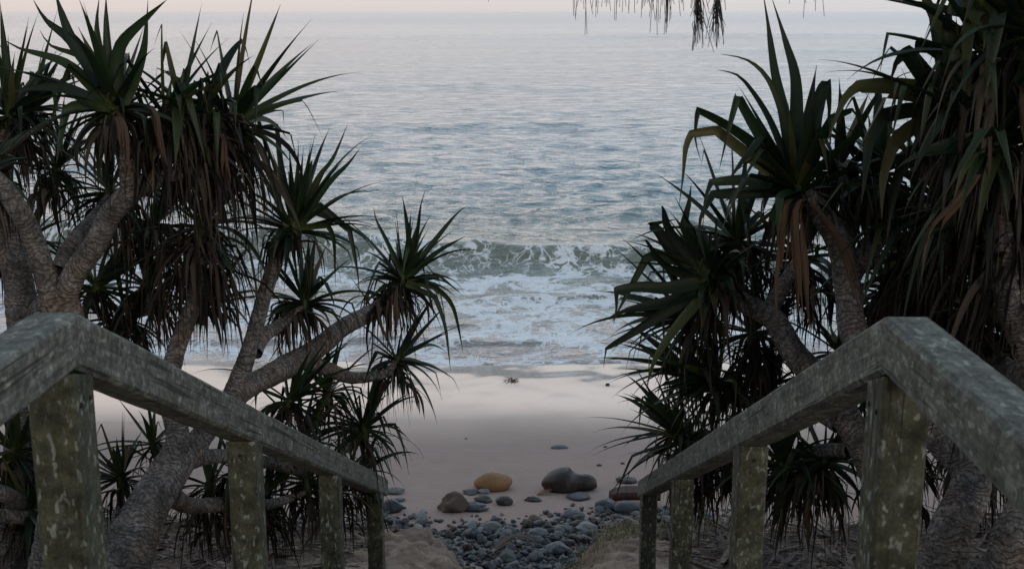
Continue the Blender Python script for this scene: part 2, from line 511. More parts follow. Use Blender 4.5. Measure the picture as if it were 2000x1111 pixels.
# ------------------------------------------------------------------ sea
def build_sea():
    rng = np.random.RandomState(3)
    # rows laid so that near rows are dense
    ang = []
    y = 15.6
    rows = [y]
    while y < 6000:
        st = max(0.055, y * y * 0.00010 * 1.15) if y > 27 else 0.05
        st = max(st, 0.05)
        y += st if y < 400 else st * 2.0
        rows.append(y)
    rows = np.array(rows)
    u = np.concatenate([np.linspace(-3.0, -0.75, 12)[:-1], np.linspace(-0.75, 0.75, 560), np.linspace(0.75, 3.0, 12)[1:]])
    Yg, Ug = np.meshgrid(rows, u, indexing='ij')
    Xg = Yg * Ug
    stepy = np.gradient(rows)[:, None]
    Z = np.zeros_like(Xg)
    def hashn(X, Y, seed):   # smooth pseudo noise from sines
        r = np.random.RandomState(seed)
        o = np.zeros_like(X)
        for k in range(7):
            a = r.uniform(0, 2 * np.pi); f = r.uniform(0.5, 1.6)
            o += np.sin((X * np.cos(a) + Y * np.sin(a)) * f + r.uniform(0, 6.28))
        return o / 3.0
    # chop
    for lam, sl_, n in ((9.0, .005, 5), (5.0, .008, 7), (2.8, .012, 9), (1.6, .024, 12), (0.9, .036, 14), (0.5, .036, 14)):
        for k in range(n):
            l_ = lam * rng.uniform(.75, 1.3)
            th = rng.normal(0, .72 if lam < 4 else .4) - np.pi / 2
            kx, ky = np.cos(th) * 2 * np.pi / l_, np.sin(th) * 2 * np.pi / l_
            amp = sl_ * l_ / (2 * np.pi) * 1.5
            att = np.clip((l_ / np.maximum(stepy, 1e-3) - 2.5) / 3.0, 0, 1)
            env = 0.65 + 0.5 * hashn(Xg / (l_ * 4), Yg / (l_ * 3), k + int(lam * 10))
            ph = kx * Xg + ky * Yg + rng.uniform(0, 6.28) + 0.8 * hashn(Xg / (l_ * 3), Yg / (l_ * 3), 77 + k)
            s_ = np.sin(ph)
            Z += amp * att * env * (2 * ((s_ + 1) / 2) ** 2.8 - 1)
    # calmer in the shallows
    Z *= 0.35 + 0.65 * sstep((Yg - 18) / 12)
    # swell lines farther out
    def swell(y0, width, h, wob, seed, lo=-1e9, hi=1e9, tilt=0.0):
        c = y0 + wob * hashn(Xg / (y0 * .18), Xg * 0, seed) + tilt * Xg
        d = (Yg - c) / width
        prof = np.where(d < 0, np.exp(-(d * 1.5) ** 2), np.exp(-(d * .55) ** 2))
        e = 0.6 + 0.4 * hashn(Xg / (y0 * .12), Xg * 0 + y0, seed + 5)
        m = sstep((Xg - lo) / 4) * sstep((hi - Xg) / 4)
        return h * prof * np.clip(e, 0, 1.3) * m
    Z += swell(36, 1.6, .08, .9, 61)
    Z += swell(48, 2.0, .13, 1.5, 62)
    Z += swell(62, 2.2, .42, 2.5, 11, tilt=-0.12)
    Z += swell(55, 1.7, .26, 1.6, 12, tilt=-0.10)
    Z += swell(84, 3.4, .22, 3.0, 13)
    Z += swell(112, 4.0, .26, 4.0, 16)
    Z += swell(160, 6.0, .50, 5.0, 14)
    Z += swell(235, 8.0, .70, 8.0, 15)
    Z += swell(380, 14.0, .9, 12.0, 17)
    # the breaker
    foam = np.zeros_like(Xg)
    yc = 24.1 - 0.30 * Xg * 0.42 + .38 * hashn(Xg / 2.2, Xg * 0, 21) + .10 * hashn(Xg / .6, Xg * 0, 22)
    d = Yg - yc
    hgt = 0.68 * (0.85 + .14 * hashn(Xg / 1.8, Xg * 0, 23))
    prof = np.where(d < 0, np.exp(-(d / 0.55) ** 2), np.exp(-(d / 1.7) ** 2))
    Z += hgt * prof
    # low bores and swash in front
    for y0, wdt, h, sd in ((20.7, .45, .085, 31), (19.1, .35, .07, 32), (17.9, .28, .07, 33), (17.25, .18, .055, 34), (22.2, .5, .06, 35)):
        c = y0 + .35 * hashn(Xg / 1.7, Xg * 0, sd)
        dd = Yg - c
        Z += h * np.where(dd < 0, np.exp(-(dd / (wdt * .5)) ** 2), np.exp(-(dd / wdt) ** 2)) * np.clip(.7 + .5 * hashn(Xg / 1.1, Xg * 0, sd + 9), 0, 1.4)
    big = hashn(Xg / 1.4, Yg / 1.0, 41)
    # foam amount
    inner = sstep((yc - 0.45 - Yg) / 0.8) * 0.95 + 0.05
    inner = np.where(Yg < yc, inner, 0)
    foam = inner * (0.79 + 0.14 * big)
    foam *= 0.80 + 0.20 * sstep((Yg - 16.8) / 1.6)
    # streaks climbing the face
    face = np.where((d < 0.08) & (d > -1.5), 1, 0) * np.clip(0.62 + .20 * hashn(Xg / .55, Yg / .7, 44), 0, 1)
    foam = np.maximum(foam, face)
    # spilling crest lip
    lip = np.exp(-((d + 0.02) / 0.10) ** 2) * np.clip(.50 + .45 * hashn(Xg / .8, Xg * 0, 45), 0, .92)
    foam = np.maximum(foam, lip)
    # white water at the left end, behind the crest
    back = np.exp(-(((d - 1.3) / 1.3) ** 2)) * sstep((-1.3 - Xg) / 2.0) * (.66 + .22 * big)
    foam = np.maximum(foam, back)
    # thin line along the swash edge
    foam = np.clip(foam, 0, 1)
    verts = np.stack([Xg, Yg, Z], -1).reshape(-1, 3)
    nr, nc = Xg.shape
    i = np.arange(nr - 1)[:, None] * nc + np.arange(nc - 1)[None, :]
    faces = np.stack([i, i + 1, i + nc + 1, i + nc], -1).reshape(-1, 4)
    me = bpy.data.meshes.new('sea')
    me.vertices.add(len(verts)); me.vertices.foreach_set('co', verts.ravel().astype(np.float32))
    me.loops.add(faces.size); me.loops.foreach_set('vertex_index', faces.ravel().astype(np.int32))
    me.polygons.add(len(faces))
    me.polygons.foreach_set('loop_start', (np.arange(len(faces)) * 4).astype(np.int32))
    me.polygons.foreach_set('loop_total', np.full(len(faces), 4, dtype=np.int32))
    me.update(calc_edges=True)
    me.polygons.foreach_set('use_smooth', np.ones(len(faces), dtype=bool))
    a = me.attributes.new('foam', 'FLOAT', 'POINT')
    a.data.foreach_set('value', foam.ravel().astype(np.float32))
    me.materials.append(M_SEA)
    o = bpy.data.objects.new('sea', me)
    COL.objects.link(o)
    tag(o, 'grey blue sea with one small breaking wave and lacy foam', 'sea', kind='structure')
build_sea()

# ------------------------------------------------------------------ tubes (trunks, limbs)
def catmull(pts, step):
    """pts: list of (Vector, radius) -> resampled list"""
    out = []
    n = len(pts)
    for i in range(n - 1):
        p0 = pts[max(i - 1, 0)]; p1 = pts[i]; p2 = pts[i + 1]; p3 = pts[min(i + 2, n - 1)]
        L = (p2[0] - p1[0]).length
        k = max(2, int(L / step))
        for j in range(k):
            t = j / k
            t2, t3 = t * t, t * t * t
            c = [0.5 * (-t3 + 2 * t2 - t), 0.5 * (3 * t3 - 5 * t2 + 2), 0.5 * (-3 * t3 + 4 * t2 + t), 0.5 * (t3 - t2)]
            v = p0[0] * c[0] + p1[0] * c[1] + p2[0] * c[2] + p3[0] * c[3]
            r = p1[1] * (1 - t) + p2[1] * t
            out.append((v, r))
    out.append(pts[-1])
    return out

def tube_geo(pts, sides=16, step=0.02, rough=0.05, seed=0.0, cap=True):
    pp = catmull(pts, step)
    vs, fs, uv = [], [], []
    nrm = None
    dist = 0.0
    for i, (p, r) in enumerate(pp):
        t = (pp[min(i + 1, len(pp) - 1)][0] - pp[max(i - 1, 0)][0]).normalized()
        if nrm is None:
            nrm = t.orthogonal().normalized()
        nrm = (nrm - t * nrm.dot(t)).normalized()
        b = t.cross(nrm)
        if i: dist += (p - pp[i - 1][0]).length
        for k in range(sides + 1):
            a = 2 * math.pi * k / sides
            dr = nrm * math.cos(a) + b * math.sin(a)
            q = p + dr * r
            rr = 1.0
            if rough:
                rr = 1 + rough * mn.noise(q * 9 + Vector((seed, 0, 0))) + rough * 0.5 * mn.noise(q * 30)
                rr += rough * 0.22 * math.sin(dist * 2 * math.pi / 0.05 + 4 * mn.noise(q * 6)) + rough * .5 * max(0, mn.noise(q * 17 + Vector((9, 0, 0))))
            vs.append(tuple(p + dr * r * rr))
            uv.append((k / sides, dist))
    m = sides + 1
    for i in range(len(pp) - 1):
        for k in range(sides):
            fs.append((i * m + k, i * m + k + 1, (i + 1) * m + k + 1, (i + 1) * m + k))
    if cap:
        c = len(vs)
        vs.append(tuple(pp[-1][0])); uv.append((0, dist))
        for k in range(sides):
            fs.append(((len(pp) - 1) * m + k, (len(pp) - 1) * m + k + 1, c))
    return vs, fs, uv

# ------------------------------------------------------------------ leaves
class Leaves:
    def __init__(s):
        s.v, s.f, s.uv = [], [], []
    def strap(s, p, d, side, L, W, droop, seg=11, kink=None, kinkdir=None, vee=0.28, twist=0.0, tail=0.22, rng=random, curl=0.0):
        up = Vector((0, 0, 1))
        p = p.copy(); d = d.normalized()
        side = (side - d * side.dot(d)).normalized()
        base = len(s.v)
        ds = L / seg
        wob = Vector((rng.uniform(-1, 1), rng.uniform(-1, 1), rng.uniform(-.5, .5))) * 0.10
        kinked = False
        for i in range(seg + 1):
            t = i / seg
            if t < tail_start(tail):
                w = W * (0.62 + 0.38 * min(1, t * 5)) * (1 - min(1.0, t / tail_start(tail)) ** 1.7 * 0.72)
            else:
                q = (t - tail_start(tail)) / (1 - tail_start(tail))
                w = W * 0.28 * max(0.0, 1 - q) ** 1.6 + 0.0012
            n = side.cross(d)
            if n.z < 0 and not kinked and i == 0:
                n = -n
            if i == 0:
                s_n = n
            a = twist * t
            sd = (side * math.cos(a) + n * math.sin(a))
            nn = sd.cross(d)
            if nn.dot(n) < 0: nn = -nn
            if vee and n.dot(s_n) < -0.2: nn = -nn
            v_ = vee * w
            s.v += [tuple(p - sd * w * .5), tuple(p - nn * v_), tuple(p + sd * w * .5)]
            s.uv += [(0, t), (0.5, t), (1, t)]
            if i == seg: break
            if kink is not None and not kinked and t >= kink:
                d = (d * 0.12 + kinkdir).normalized()
                side = (side - d * side.dot(d)).normalized()
                kinked = True
            p = p + d * ds
            g = droop * ds / max(L, .01) * (0.35 + 1.5 * t)
            d = (d + Vector((0, 0, -1)) * g + wob * ds / L + (mn.noise_vector(p * 14) * curl if curl else Vector())).normalized()
            side = side - d * side.dot(d)
            if side.length < 1e-4: side = d.orthogonal()
            side.normalize()
        for i in range(seg):
            a = base + i * 3
            s.f += [(a, a + 1, a + 4, a + 3), (a + 1, a + 2, a + 5, a + 4)]
    def build(s, name, mat, parent):
        return obj(name, s.v, s.f, mat, parent, True, s.uv)

def tail_start(t):
    return 1 - t

def rosette(hub, axis, L, W, ngreen, ndead, parent, seed, droop=0.8, limp=0.35, spread=100, skirt=0.25,
            stem=None, dead_len=0.8, tmin=6, extra=(), young=1.0):
    """one pandanus head: a crown mesh of green leaves, with the dead skirt as its child"""
    rng = random.Random(seed)
    ax = Vector(axis).normalized()
    e1 = ax.orthogonal().normalized(); e2 = ax.cross(e1)
    stemdir = -ax if stem is None else (Vector(stem) - hub).normalized()
    g = Leaves()
    for k in range(ngreen):
        a = max(0.0, (k + rng.uniform(-.25, .25)) / ngreen)      # 0 young .. 1 old
        phi = k * 2.11 + k * 0.018 + rng.gauss(0, .32)
        if rng.random() < .10: continue
        th = R(tmin + (spread - tmin) * a ** 0.85 + rng.gauss(0, 8))
        rad = e1 * math.cos(phi) + e2 * math.sin(phi)
        d = ax * math.cos(th) + rad * math.sin(th)
        ll = L * (0.62 + 0.42 * math.sin(math.pi * min(1, a * 1.1 + .14))) * rng.choice([.6, .85, .95, 1.0, 1.1, 1.2]) * rng.uniform(.9, 1.08)
        if a < .3: ll *= young
        p = hub + rad * (0.016 + .02 * a) * (L / .6) - ax * (0.10 * a * L) + ax * .03
        side = ax.cross(d)
        if side.length < 1e-3: side = e1
        dr = droop * (0.12 + 1.25 * a) * rng.uniform(.5, 1.9)
        kink = None; kd = None
        if rng.random() < limp * (0.35 + 1.2 * a):
            kink = rng.uniform(.32, .78)
            kd = Vector((rad.x * .35 + rng.uniform(-.3, .3), rad.y * .35 + rng.uniform(-.3, .3), -1.0 * rng.uniform(.5, 1.3)))
        g.strap(p, d, side, ll, W * rng.uniform(.75, 1.15), dr, kink=kink, kinkdir=kd, vee=.30, twist=rng.gauss(0, .35), seg=14, tail=rng.uniform(.16, .34), rng=rng)
    for (pts, w0) in extra:                         # the long leaves that shape the outline
        jd = rng.uniform(-.12, .10)
        pp = [P(a, b, c + jd * i / len(pts)) for i, (a, b, c) in enumerate(pts)]
        q_ = [pp[0]]
        for i in range(1, len(pp) - 1):             # crease sharply where the leaf has snapped over
            ai, bi = pp[i] - pp[i - 1], pp[i + 1] - pp[i]
            if ai.angle(bi) > .6: q_ += [pp[i] - ai * .10, pp[i] + bi * .10]
            else: q_.append(pp[i])
        q_.append(pp[-1])
        res = [r_[0] for r_ in catmull([(p, 1) for p in q_], .03)]
        n_ = len(res); b0 = len(g.v)
        vd = (hub - cam.location).normalized()
        a0 = rng.uniform(-.5, .5); a1 = rng.uniform(-.9, .9)
        for i, p in enumerate(res):
            t = i / (n_ - 1)
            tn = (res[min(i + 1, n_ - 1)] - res[max(i - 1, 0)])
            if tn.length < 1e-6: tn = Vector((0, 0, 1))
            tn.normalize()
            sd = tn.cross(vd)
            if sd.length < 1e-3: sd = e1.copy()
            sd.normalize()
            if i and sd.dot(psd) < 0: sd = -sd
            psd = sd
            nn = sd.cross(tn)
            an = a0 + a1 * t
            s2 = sd * math.cos(an) + nn * math.sin(an)
            n2 = s2.cross(tn)
            if n2.dot(vd) < 0: n2 = -n2
            w_ = w0 * (.7 + .3 * min(1, t * 6)) * max(0.0, 1 - t ** 1.9) + .0014
            if t > .78: w_ = w0 * .34 * ((1 - t) / .22) ** 1.3 + .0014
            g.v += [tuple(p - s2 * w_ * .5), tuple(p + n2 * w_ * .26), tuple(p + s2 * w_ * .5)]
            g.uv += [(0, t), (.5, t), (1, t)]
        for i in range(n_ - 1):
            a_ = b0 + i * 3
            g.f += [(a_, a_ + 1, a_ + 4, a_ + 3), (a_ + 1, a_ + 2, a_ + 5, a_ + 4)]
    k0 = len(g.v)                                   # tight unopened leaf bases in the middle
    for (a_, r_) in ((-.10, .030), (-.04, .034), (.03, .026), (.10, .012), (.17, .003)):
        for k in range(8):
            an = k * math.pi / 4
            g.v.append(tuple(hub + ax * a_ * (L / .5) + (e1 * math.cos(an) + e2 * math.sin(an)) * r_ * (L / .5)))
            g.uv.append((k / 8, .1))
    for i in range(4):
        for k in range(8):
            g.f.append((k0 + i * 8 + k, k0 + i * 8 + (k + 1) % 8, k0 + i * 8 + 8 + (k + 1) % 8, k0 + i * 8 + 8 + k))
    crown = g.build('crown', M_GREEN, parent)
    q = Leaves()
    for k in range(ndead):
        phi = rng.uniform(0, 2 * math.pi)
        sdist = rng.uniform(0.02, skirt) * (0.4 + .6 * rng.random())
        rad = e1 * math.cos(phi) + e2 * math.sin(phi)
        p = hub + stemdir * sdist + rad * 0.03
        hor = Vector((rad.x, rad.y, 0))
        if hor.length < .1: hor = Vector((rng.uniform(-1, 1), rng.uniform(-1, 1), 0))
        hor.normalize()
        out = rng.random() ** 1.3
        d = hor * (0.25 + 1.0 * out) + Vector((0, 0, rng.uniform(-.7, .35))) + rad * .3
        ll = L * dead_len * rng.uniform(.45, 1.1)
        ww = W * rng.choice([.12, .2, .28, .36, .5, .7]) * rng.uniform(.8, 1.2)
        kink = rng.uniform(.08, .4) if rng.random() < .75 else None
        kd = Vector((hor.x * .22 + rng.gauss(0, .12), hor.y * .22 + rng.gauss(0, .12), -1))
        q.strap(p, d, ax.cross(d) if ax.cross(d).length > .05 else e1, ll, ww, rng.uniform(1.6, 4.5), kink=kink, kinkdir=kd,
                vee=rng.uniform(.05, .5), twist=rng.gauss(0, 1.3), seg=12, tail=rng.uniform(.1, .3), rng=rng, curl=rng.choice([.05, .15, .35]))
    if ndead:
        child(q, 'dead_leaves', M_DEAD, crown, parent)
    return crown

def child(q, name, mat, crown, root):
    o = q.build(name, mat, root)
    mpi = o.matrix_parent_inverse.copy()
    o.parent = crown
    o.matrix_parent_inverse = Matrix.Identity(4)
    return o

def limb(tree, name, pts, sides=16, rough=.09):
    """pts: (px, py, D, radius)"""
    pp = [(P(a, b, c), r * .84) for a, b, c, r in pts]
    pp[-1] = (pp[-1][0], pp[-1][1] * .5)
    if len(pp) > 3:
        for i in range(1, len(pp) - 1):
            pp[i] = (pp[i][0] + mn.noise_vector(pp[i][0] * 4) * .022, pp[i][1] * (1 + .10 * mn.noise(pp[i][0] * 9)))
    v, f, u = tube_geo(pp, sides, 0.014, rough, seed=len(pts) * 3.3)
    return obj(name, v, f, M_BARK, tree, True, u)

def base_at(px, D):
    """foot of a trunk on the terrain below photo column px at depth D"""
    q = P(px, 1111, D)
    z = terrain_z(q.x, q.y)
    return Vector((q.x, q.y, z - .05))

def trunk_from_ground(tree, pts, r0, sides=22):
    b = tree.location.copy()
    pp = [(b - Vector((0, 0, .15)), r0 * 1.25), (b + Vector((0, 0, .08)), r0 * 1.05)] + [(P(a, bb, c), r * .87) for a, bb, c, r in pts]
    v, f, u = tube_geo(pp, sides, 0.014, .08, seed=b.x)
    return obj('trunk', v, f, M_BARK, tree, True, u)

# ------------------------------------------------------------------ handrails
def beam(name, a, b, w, h, mat, parent, out, updir, mitre0=None, mitre1=None, bevel=.008, seg=26):
    """squared timber from a to b (top inner edge line), width w going to 'out', depth h down; the ends cut by given planes (point, normal)"""
    a = Vector(a); b = Vector(b)
    t = (b - a).normalized()
    side = Vector(out)
    dn = -Vector(updir)
    prof = []
    c = bevel
    for (u_, v_) in ((c, 0), (w - c, 0), (w, c), (w, h - c), (w - c, h), (c, h), (0, h - c), (0, c)):
        prof.append((u_, v_))
    vs, gr = [], []
    L = (b - a).length
    n = max(2, int(L / .06))
    for i in range(n + 1):
        s_ = L * i / n
        for k, (u_, v_) in enumerate(prof):
            o_ = a + side * u_ + dn * v_
            p = o_ + t * s_
            if i == 0 and mitre0: p = o_ + t * ((mitre0[0] - o_).dot(mitre0[1]) / t.dot(mitre0[1]))
            if i == n and mitre1: p = o_ + t * ((mitre1[0] - o_).dot(mitre1[1]) / t.dot(mitre1[1]))
            jit = mn.noise_vector(p * 7 + Vector((a.x * 5, 0, 0))) * 0.0016
            vs.append(tuple(p + jit))
            gr.append((u_ + a.x * 3, v_ + a.z, s_))
    m = len(prof)
    fs = []
    for i in range(n):
        for k in range(m):
            k2 = (k + 1) % m
            fs.append((i * m + k, i * m + k2, (i + 1) * m + k2, (i + 1) * m + k))
    fs.append(tuple(range(m))[::-1]); fs.append(tuple(n * m + k for k in range(m)))
    o = obj(name, vs, fs, mat, parent, False)
    at = o.data.attributes.new('grain', 'FLOAT_VECTOR', 'POINT')
    at.data.foreach_set('vector', np.array(gr, dtype=np.float32).ravel())
    bm = bmesh.new(); bm.from_mesh(o.data); bmesh.ops.recalc_face_normals(bm, faces=bm.faces); bm.to_mesh(o.data); bm.free()
    return o

SLOPE = math.tan(R(25.4))
def handrail(x_in, sgn, ykink, yend, label, posts):
    """x_in: inner face; sgn: +1 outer side is +x"""
    ztop = CAMZ - .516
    root = empty('timber_handrail', (x_in, ykink, terrain_z(x_in, ykink)))
    tag(root, label, 'handrail', 'weathered timber handrails of the beach steps')
    kink = Vector((x_in, ykink, ztop))
    w, h = .087, .096
    out = Vector((sgn, 0, 0))
    tdn = Vector((0, 1, -SLOPE)).normalized()
    updn = Vector((0, SLOPE, 1)).normalized()
    bis = (Vector((0, 1, 0)) + tdn).normalized()
    beam('rail', (x_in, -0.6, ztop), kink, w, h, M_RAIL, root, out, (0, 0, 1), mitre1=(kink - bis * .0006, bis))
    end = kink + Vector((0, yend - ykink, -(yend - ykink) * SLOPE))
    beam('rail', kink, end, w, h, M_RAIL, root, out, updn, mitre0=(kink + bis * .0006, bis), mitre1=(end, Vector((0, 1, 0))))
    hv = h / math.cos(R(25.4))
    for i, (y0, y1) in enumerate(posts):
        def under(y):
            if y < ykink: return ztop - h
            return ztop - (y - ykink) * SLOPE - hv
        zb = terrain_z(x_in, y0) - .35
        vs, gr = [], []
        nz = 60
        inset = 0.001
        xs = (x_in + sgn * inset, x_in + sgn * (w - .002))
        ym = (y0 + y1) / 2
        c = .006
        ring = [(xs[0], y0 + c), (xs[0] + sgn * c, y0), (xs[1] - sgn * c, y0), (xs[1], y0 + c), (xs[1], y1 - c), (xs[1] - sgn * c, y1), (xs[0] + sgn * c, y1), (xs[0], y1 - c)]
        for j in range(nz + 1):
            for (x, y) in ring:
                zt = under(y) - .0015
                if i == 0:
                    zt = min(zt, ztop - h - .0015) if y < ykink else zt
                z = zb + (zt - zb) * j / nz
                jit = mn.noise_vector(Vector((x, y, z)) * 6) * 0.0022
                vs.append((x + jit.x * (0 if abs(x - xs[0]) < .001 else 1), y + jit.y, z))
                gr.append((x + i * 1.7 + sgn * 4, y, z))
        fs = []
        for j in range(nz):
            for k in range(8):
                k2 = (k + 1) % 8
                fs.append((j * 8 + k, j * 8 + k2, (j + 1) * 8 + k2, (j + 1) * 8 + k))
        fs.append(tuple(range(8))); fs.append(tuple(nz * 8 + k for k in range(8)))
        po = obj('post', vs, fs, M_POST, root, False)
        at = po.data.attributes.new('grain', 'FLOAT_VECTOR', 'POINT')
        at.data.foreach_set('vector', np.array(gr, dtype=np.float32).ravel())
        bm = bmesh.new(); bm.from_mesh(po.data); bmesh.ops.recalc_face_normals(bm, faces=bm.faces); bm.to_mesh(po.data); bm.free()
        # nail heads near the top of the inner face and one on the near face
        zt = under(y1) - .035
        heads = [(Vector((x_in + sgn * inset, y0 + .03, zt)), Vector((-sgn, 0, 0))), (Vector((x_in + sgn * inset, y0 + .075, zt)), Vector((-sgn, 0, 0)))] if i == 0 else \
                [(Vector((x_in + sgn * .045, y0, under(y0) - .045)), Vector((0, -1, 0)))]
        for c0, nn in heads:
            e1 = nn.orthogonal().normalized(); e2 = nn.cross(e1)
            v2, f2 = [], []
            for lv, rr in ((-.004, .0052), (.0022, .0052), (.0032, .004)):
                for k in range(10):
                    a = k * math.pi / 5
                    q = c0 + nn * lv + (e1 * math.cos(a) + e2 * math.sin(a)) * rr
                    v2.append(tuple(q))
            for lv in range(2):
                for k in range(10):
                    f2.append((lv * 10 + k, lv * 10 + (k + 1) % 10, lv * 10 + 10 + (k + 1) % 10, lv * 10 + 10 + k))
            f2.append(tuple(20 + k for k in range(10)))
            no = obj('nail', v2, f2, M_NAIL, root, True)
            no.parent = po
            no.matrix_parent_inverse = Matrix.Identity(4)
    return root

PY = [(1.985, 2.085), (3.275, 3.375), (4.69, 4.79), (6.06, 6.16)]
handrail(-0.79, -1, 2.04, 6.34, 'weathered grey timber handrail on mossy posts, beside the forked pandanus trunk', PY)
handrail(0.61, 1, 2.03, 6.30, 'weathered grey timber handrail on mossy posts, beside the sand bank with green grass', [(1.99, 2.09), (3.30, 3.40), (4.74, 4.84), (6.06, 6.16)])

# ------------------------------------------------------------------ pandanus trees
SEED = [100]
def head(tree, px, py, D, ax, L, W=.045, ng=46, nd=60, stem=None, **kw):
    SEED[0] += 1
    hub = P(px, py, D)
    st = P(*stem) if stem else None
    return rosette(hub, ax, L, W, ng, nd, tree, SEED[0], stem=st, **kw)

# -- forked tree beside the steps
T1 = empty('pandanus_tree', base_at(215, 4.75))
tag(T1, 'pandanus tree, thick forked grey trunk behind handrail, two limbs over the beach', 'pandanus tree', 'pandanus trees beside the beach steps')
trunk_from_ground(T1, [(240, 1110, 4.85, .132), (275, 1015, 4.95, .106), (318, 940, 5.05, .094), (345, 885, 5.12, .078)], .14)
limb(T1, 'limb', [(322, 935, 5.05, .070), (345, 860, 5.08, .060), (334, 765, 5.1, .050), (345, 690, 5.15, .047), (376, 590, 5.2, .042), (385, 510, 5.2, .040), (395, 430, 5.2, .035)])
limb(T1, 'limb', [(325, 945, 5.05, .074), (375, 880, 5.2, .066), (425, 812, 5.35, .058), (468, 752, 5.5, .055)])
limb(T1, 'limb', [(445, 785, 5.42, .05), (470, 735, 5.5, .052), (497, 660, 5.55, .046), (515, 580, 5.6, .042), (535, 520, 5.6, .04), (565, 455, 5.6, .038)])
limb(T1, 'limb', [(440, 800, 5.4, .055), (480, 758, 5.55, .060), (560, 712, 5.8, .064), (620, 680, 6.0, .058), (680, 635, 6.15, .054), (735, 605, 6.25, .052), (785, 560, 6.3, .045)])
limb(T1, 'limb', [(575, 700, 5.9, .045), (610, 716, 6.0, .042), (645, 722, 6.1, .045), (690, 735, 6.2, .036), (750, 728, 6.25, .032), (772, 705, 6.25, .028)], 12)
limb(T1, 'limb', [(500, 690, 5.55, .036), (520, 655, 5.7, .040), (548, 630, 5.8, .036), (590, 600, 5.9, .03)], 12)
limb(T1, 'limb', [(330, 960, 5.05, .06), (360, 985, 5.25, .042), (430, 992, 5.5, .040), (520, 985, 5.8, .034), (600, 960, 6.0, .03)], 12)
limb(T1, 'limb', [(370, 900, 5.2, .045), (430, 890, 5.5, .040), (520, 902, 5.8, .036), (600, 918, 6.0, .034), (660, 890, 6.2, .03), (700, 850, 6.3, .028)], 12)
limb(T1, 'limb', [(420, 830, 5.45, .030), (480, 850, 5.7, .030), (530, 830, 5.8, .026), (560, 790, 5.9, .024)], 12)
# heads on it
head(T1, 575, 447, 5.6, (.03, .05, 1), .50, .044, 56, 42, (540, 560, 5.6), droop=.9, spread=105, limp=.30, skirt=.10, dead_len=.62, extra=[([(575, 445, 5.55), (600, 408, 5.55), (659, 432, 5.55), (708, 461, 5.55), (735, 500, 5.55)], 0.04),
    ([(578, 447, 5.55), (625, 402, 5.55), (683, 451, 5.55), (698, 530, 5.55), (702, 575, 5.55)], 0.036),
    ([(575, 440, 5.55), (550, 330, 5.55), (540, 245, 5.55), (500, 250, 5.55), (490, 270, 5.55)], 0.034),
    ([(580, 445, 5.55), (640, 440, 5.55), (652, 470, 5.55), (655, 560, 5.55)], 0.036),
    ([(560, 445, 5.55), (530, 350, 5.55), (515, 300, 5.55)], 0.034),
    ([(580, 440, 5.55), (620, 350, 5.55), (650, 310, 5.55), (680, 240, 5.55)], 0.038),
    ([(583, 440, 5.55), (640, 360, 5.55), (680, 320, 5.55), (703, 290, 5.55)], 0.036)])
head(T1, 788, 548, 6.3, (.08, 0, 1), .40, .040, 50, 110, (735, 610, 6.25), droop=1.0, spread=110, limp=.30, skirt=.20, dead_len=.95, extra=[([(790, 545, 6.25), (799, 481, 6.25), (789, 400, 6.25), (785, 385, 6.25)], 0.036),
    ([(795, 545, 6.25), (825, 501, 6.25), (886, 424, 6.25), (912, 402, 6.25)], 0.034),
    ([(795, 545, 6.25), (850, 495, 6.25), (908, 462, 6.25)], 0.034),
    ([(788, 545, 6.25), (812, 470, 6.25), (822, 400, 6.25), (832, 370, 6.25)], 0.032),
    ([(795, 550, 6.25), (850, 560, 6.25), (885, 600, 6.25), (905, 690, 6.25)], 0.034),
    ([(792, 555, 6.25), (850, 580, 6.25), (870, 640, 6.25), (880, 725, 6.25)], 0.03),
    ([(798, 548, 6.25), (860, 540, 6.25), (905, 578, 6.25)], 0.03),
    ([(790, 545, 6.25), (760, 480, 6.25), (735, 430, 6.25), (730, 405, 6.25)], 0.03)])
head(T1, 395, 440, 5.2, (.15, .1, 1), .48, .042, 30, 150, (380, 560, 5.2), droop=1.3, spread=120, skirt=.30, dead_len=1.0)
head(T1, 595, 590, 5.95, (.15, .2, 1), .42, .05, 40, 80, (548, 632, 5.85), droop=.9, spread=110, skirt=.14, dead_len=.85)
head(T1, 775, 705, 6.3, (.3, .1, .7), .40, .038, 30, 55, (770, 740, 6.3), droop=1.2, spread=125, skirt=.16)
head(T1, 565, 785, 5.9, (.3, .1, .6), .44, .036, 44, 50, (540, 840, 5.8), droop=1.4, spread=125, skirt=.15)
head(T1, 712, 838, 6.3, (.12, -.05, 1), .44, .038, 46, 46, (690, 870, 6.3), droop=1.5, spread=125, limp=.5, skirt=.12)
head(T1, 640, 770, 6.2, (-.1, .2, .7), .38, .036, 26, 50, None, droop=1.4, spread=120, skirt=.15)
head(T1, 600, 940, 6.0, (.0, .1, .6), .38, .036, 24, 90, None, droop=1.6, spread=130, skirt=.2)
head(T1, 400, 600, 5.6, (.2, .3, .8), .42, .04, 20, 120, (400, 520, 5.6), droop=1.4, spread=125, skirt=.3)
head(T1, 460, 920, 5.6, (.1, .2, .5), .36, .036, 14, 80, None, droop=1.6, spread=130, skirt=.25)

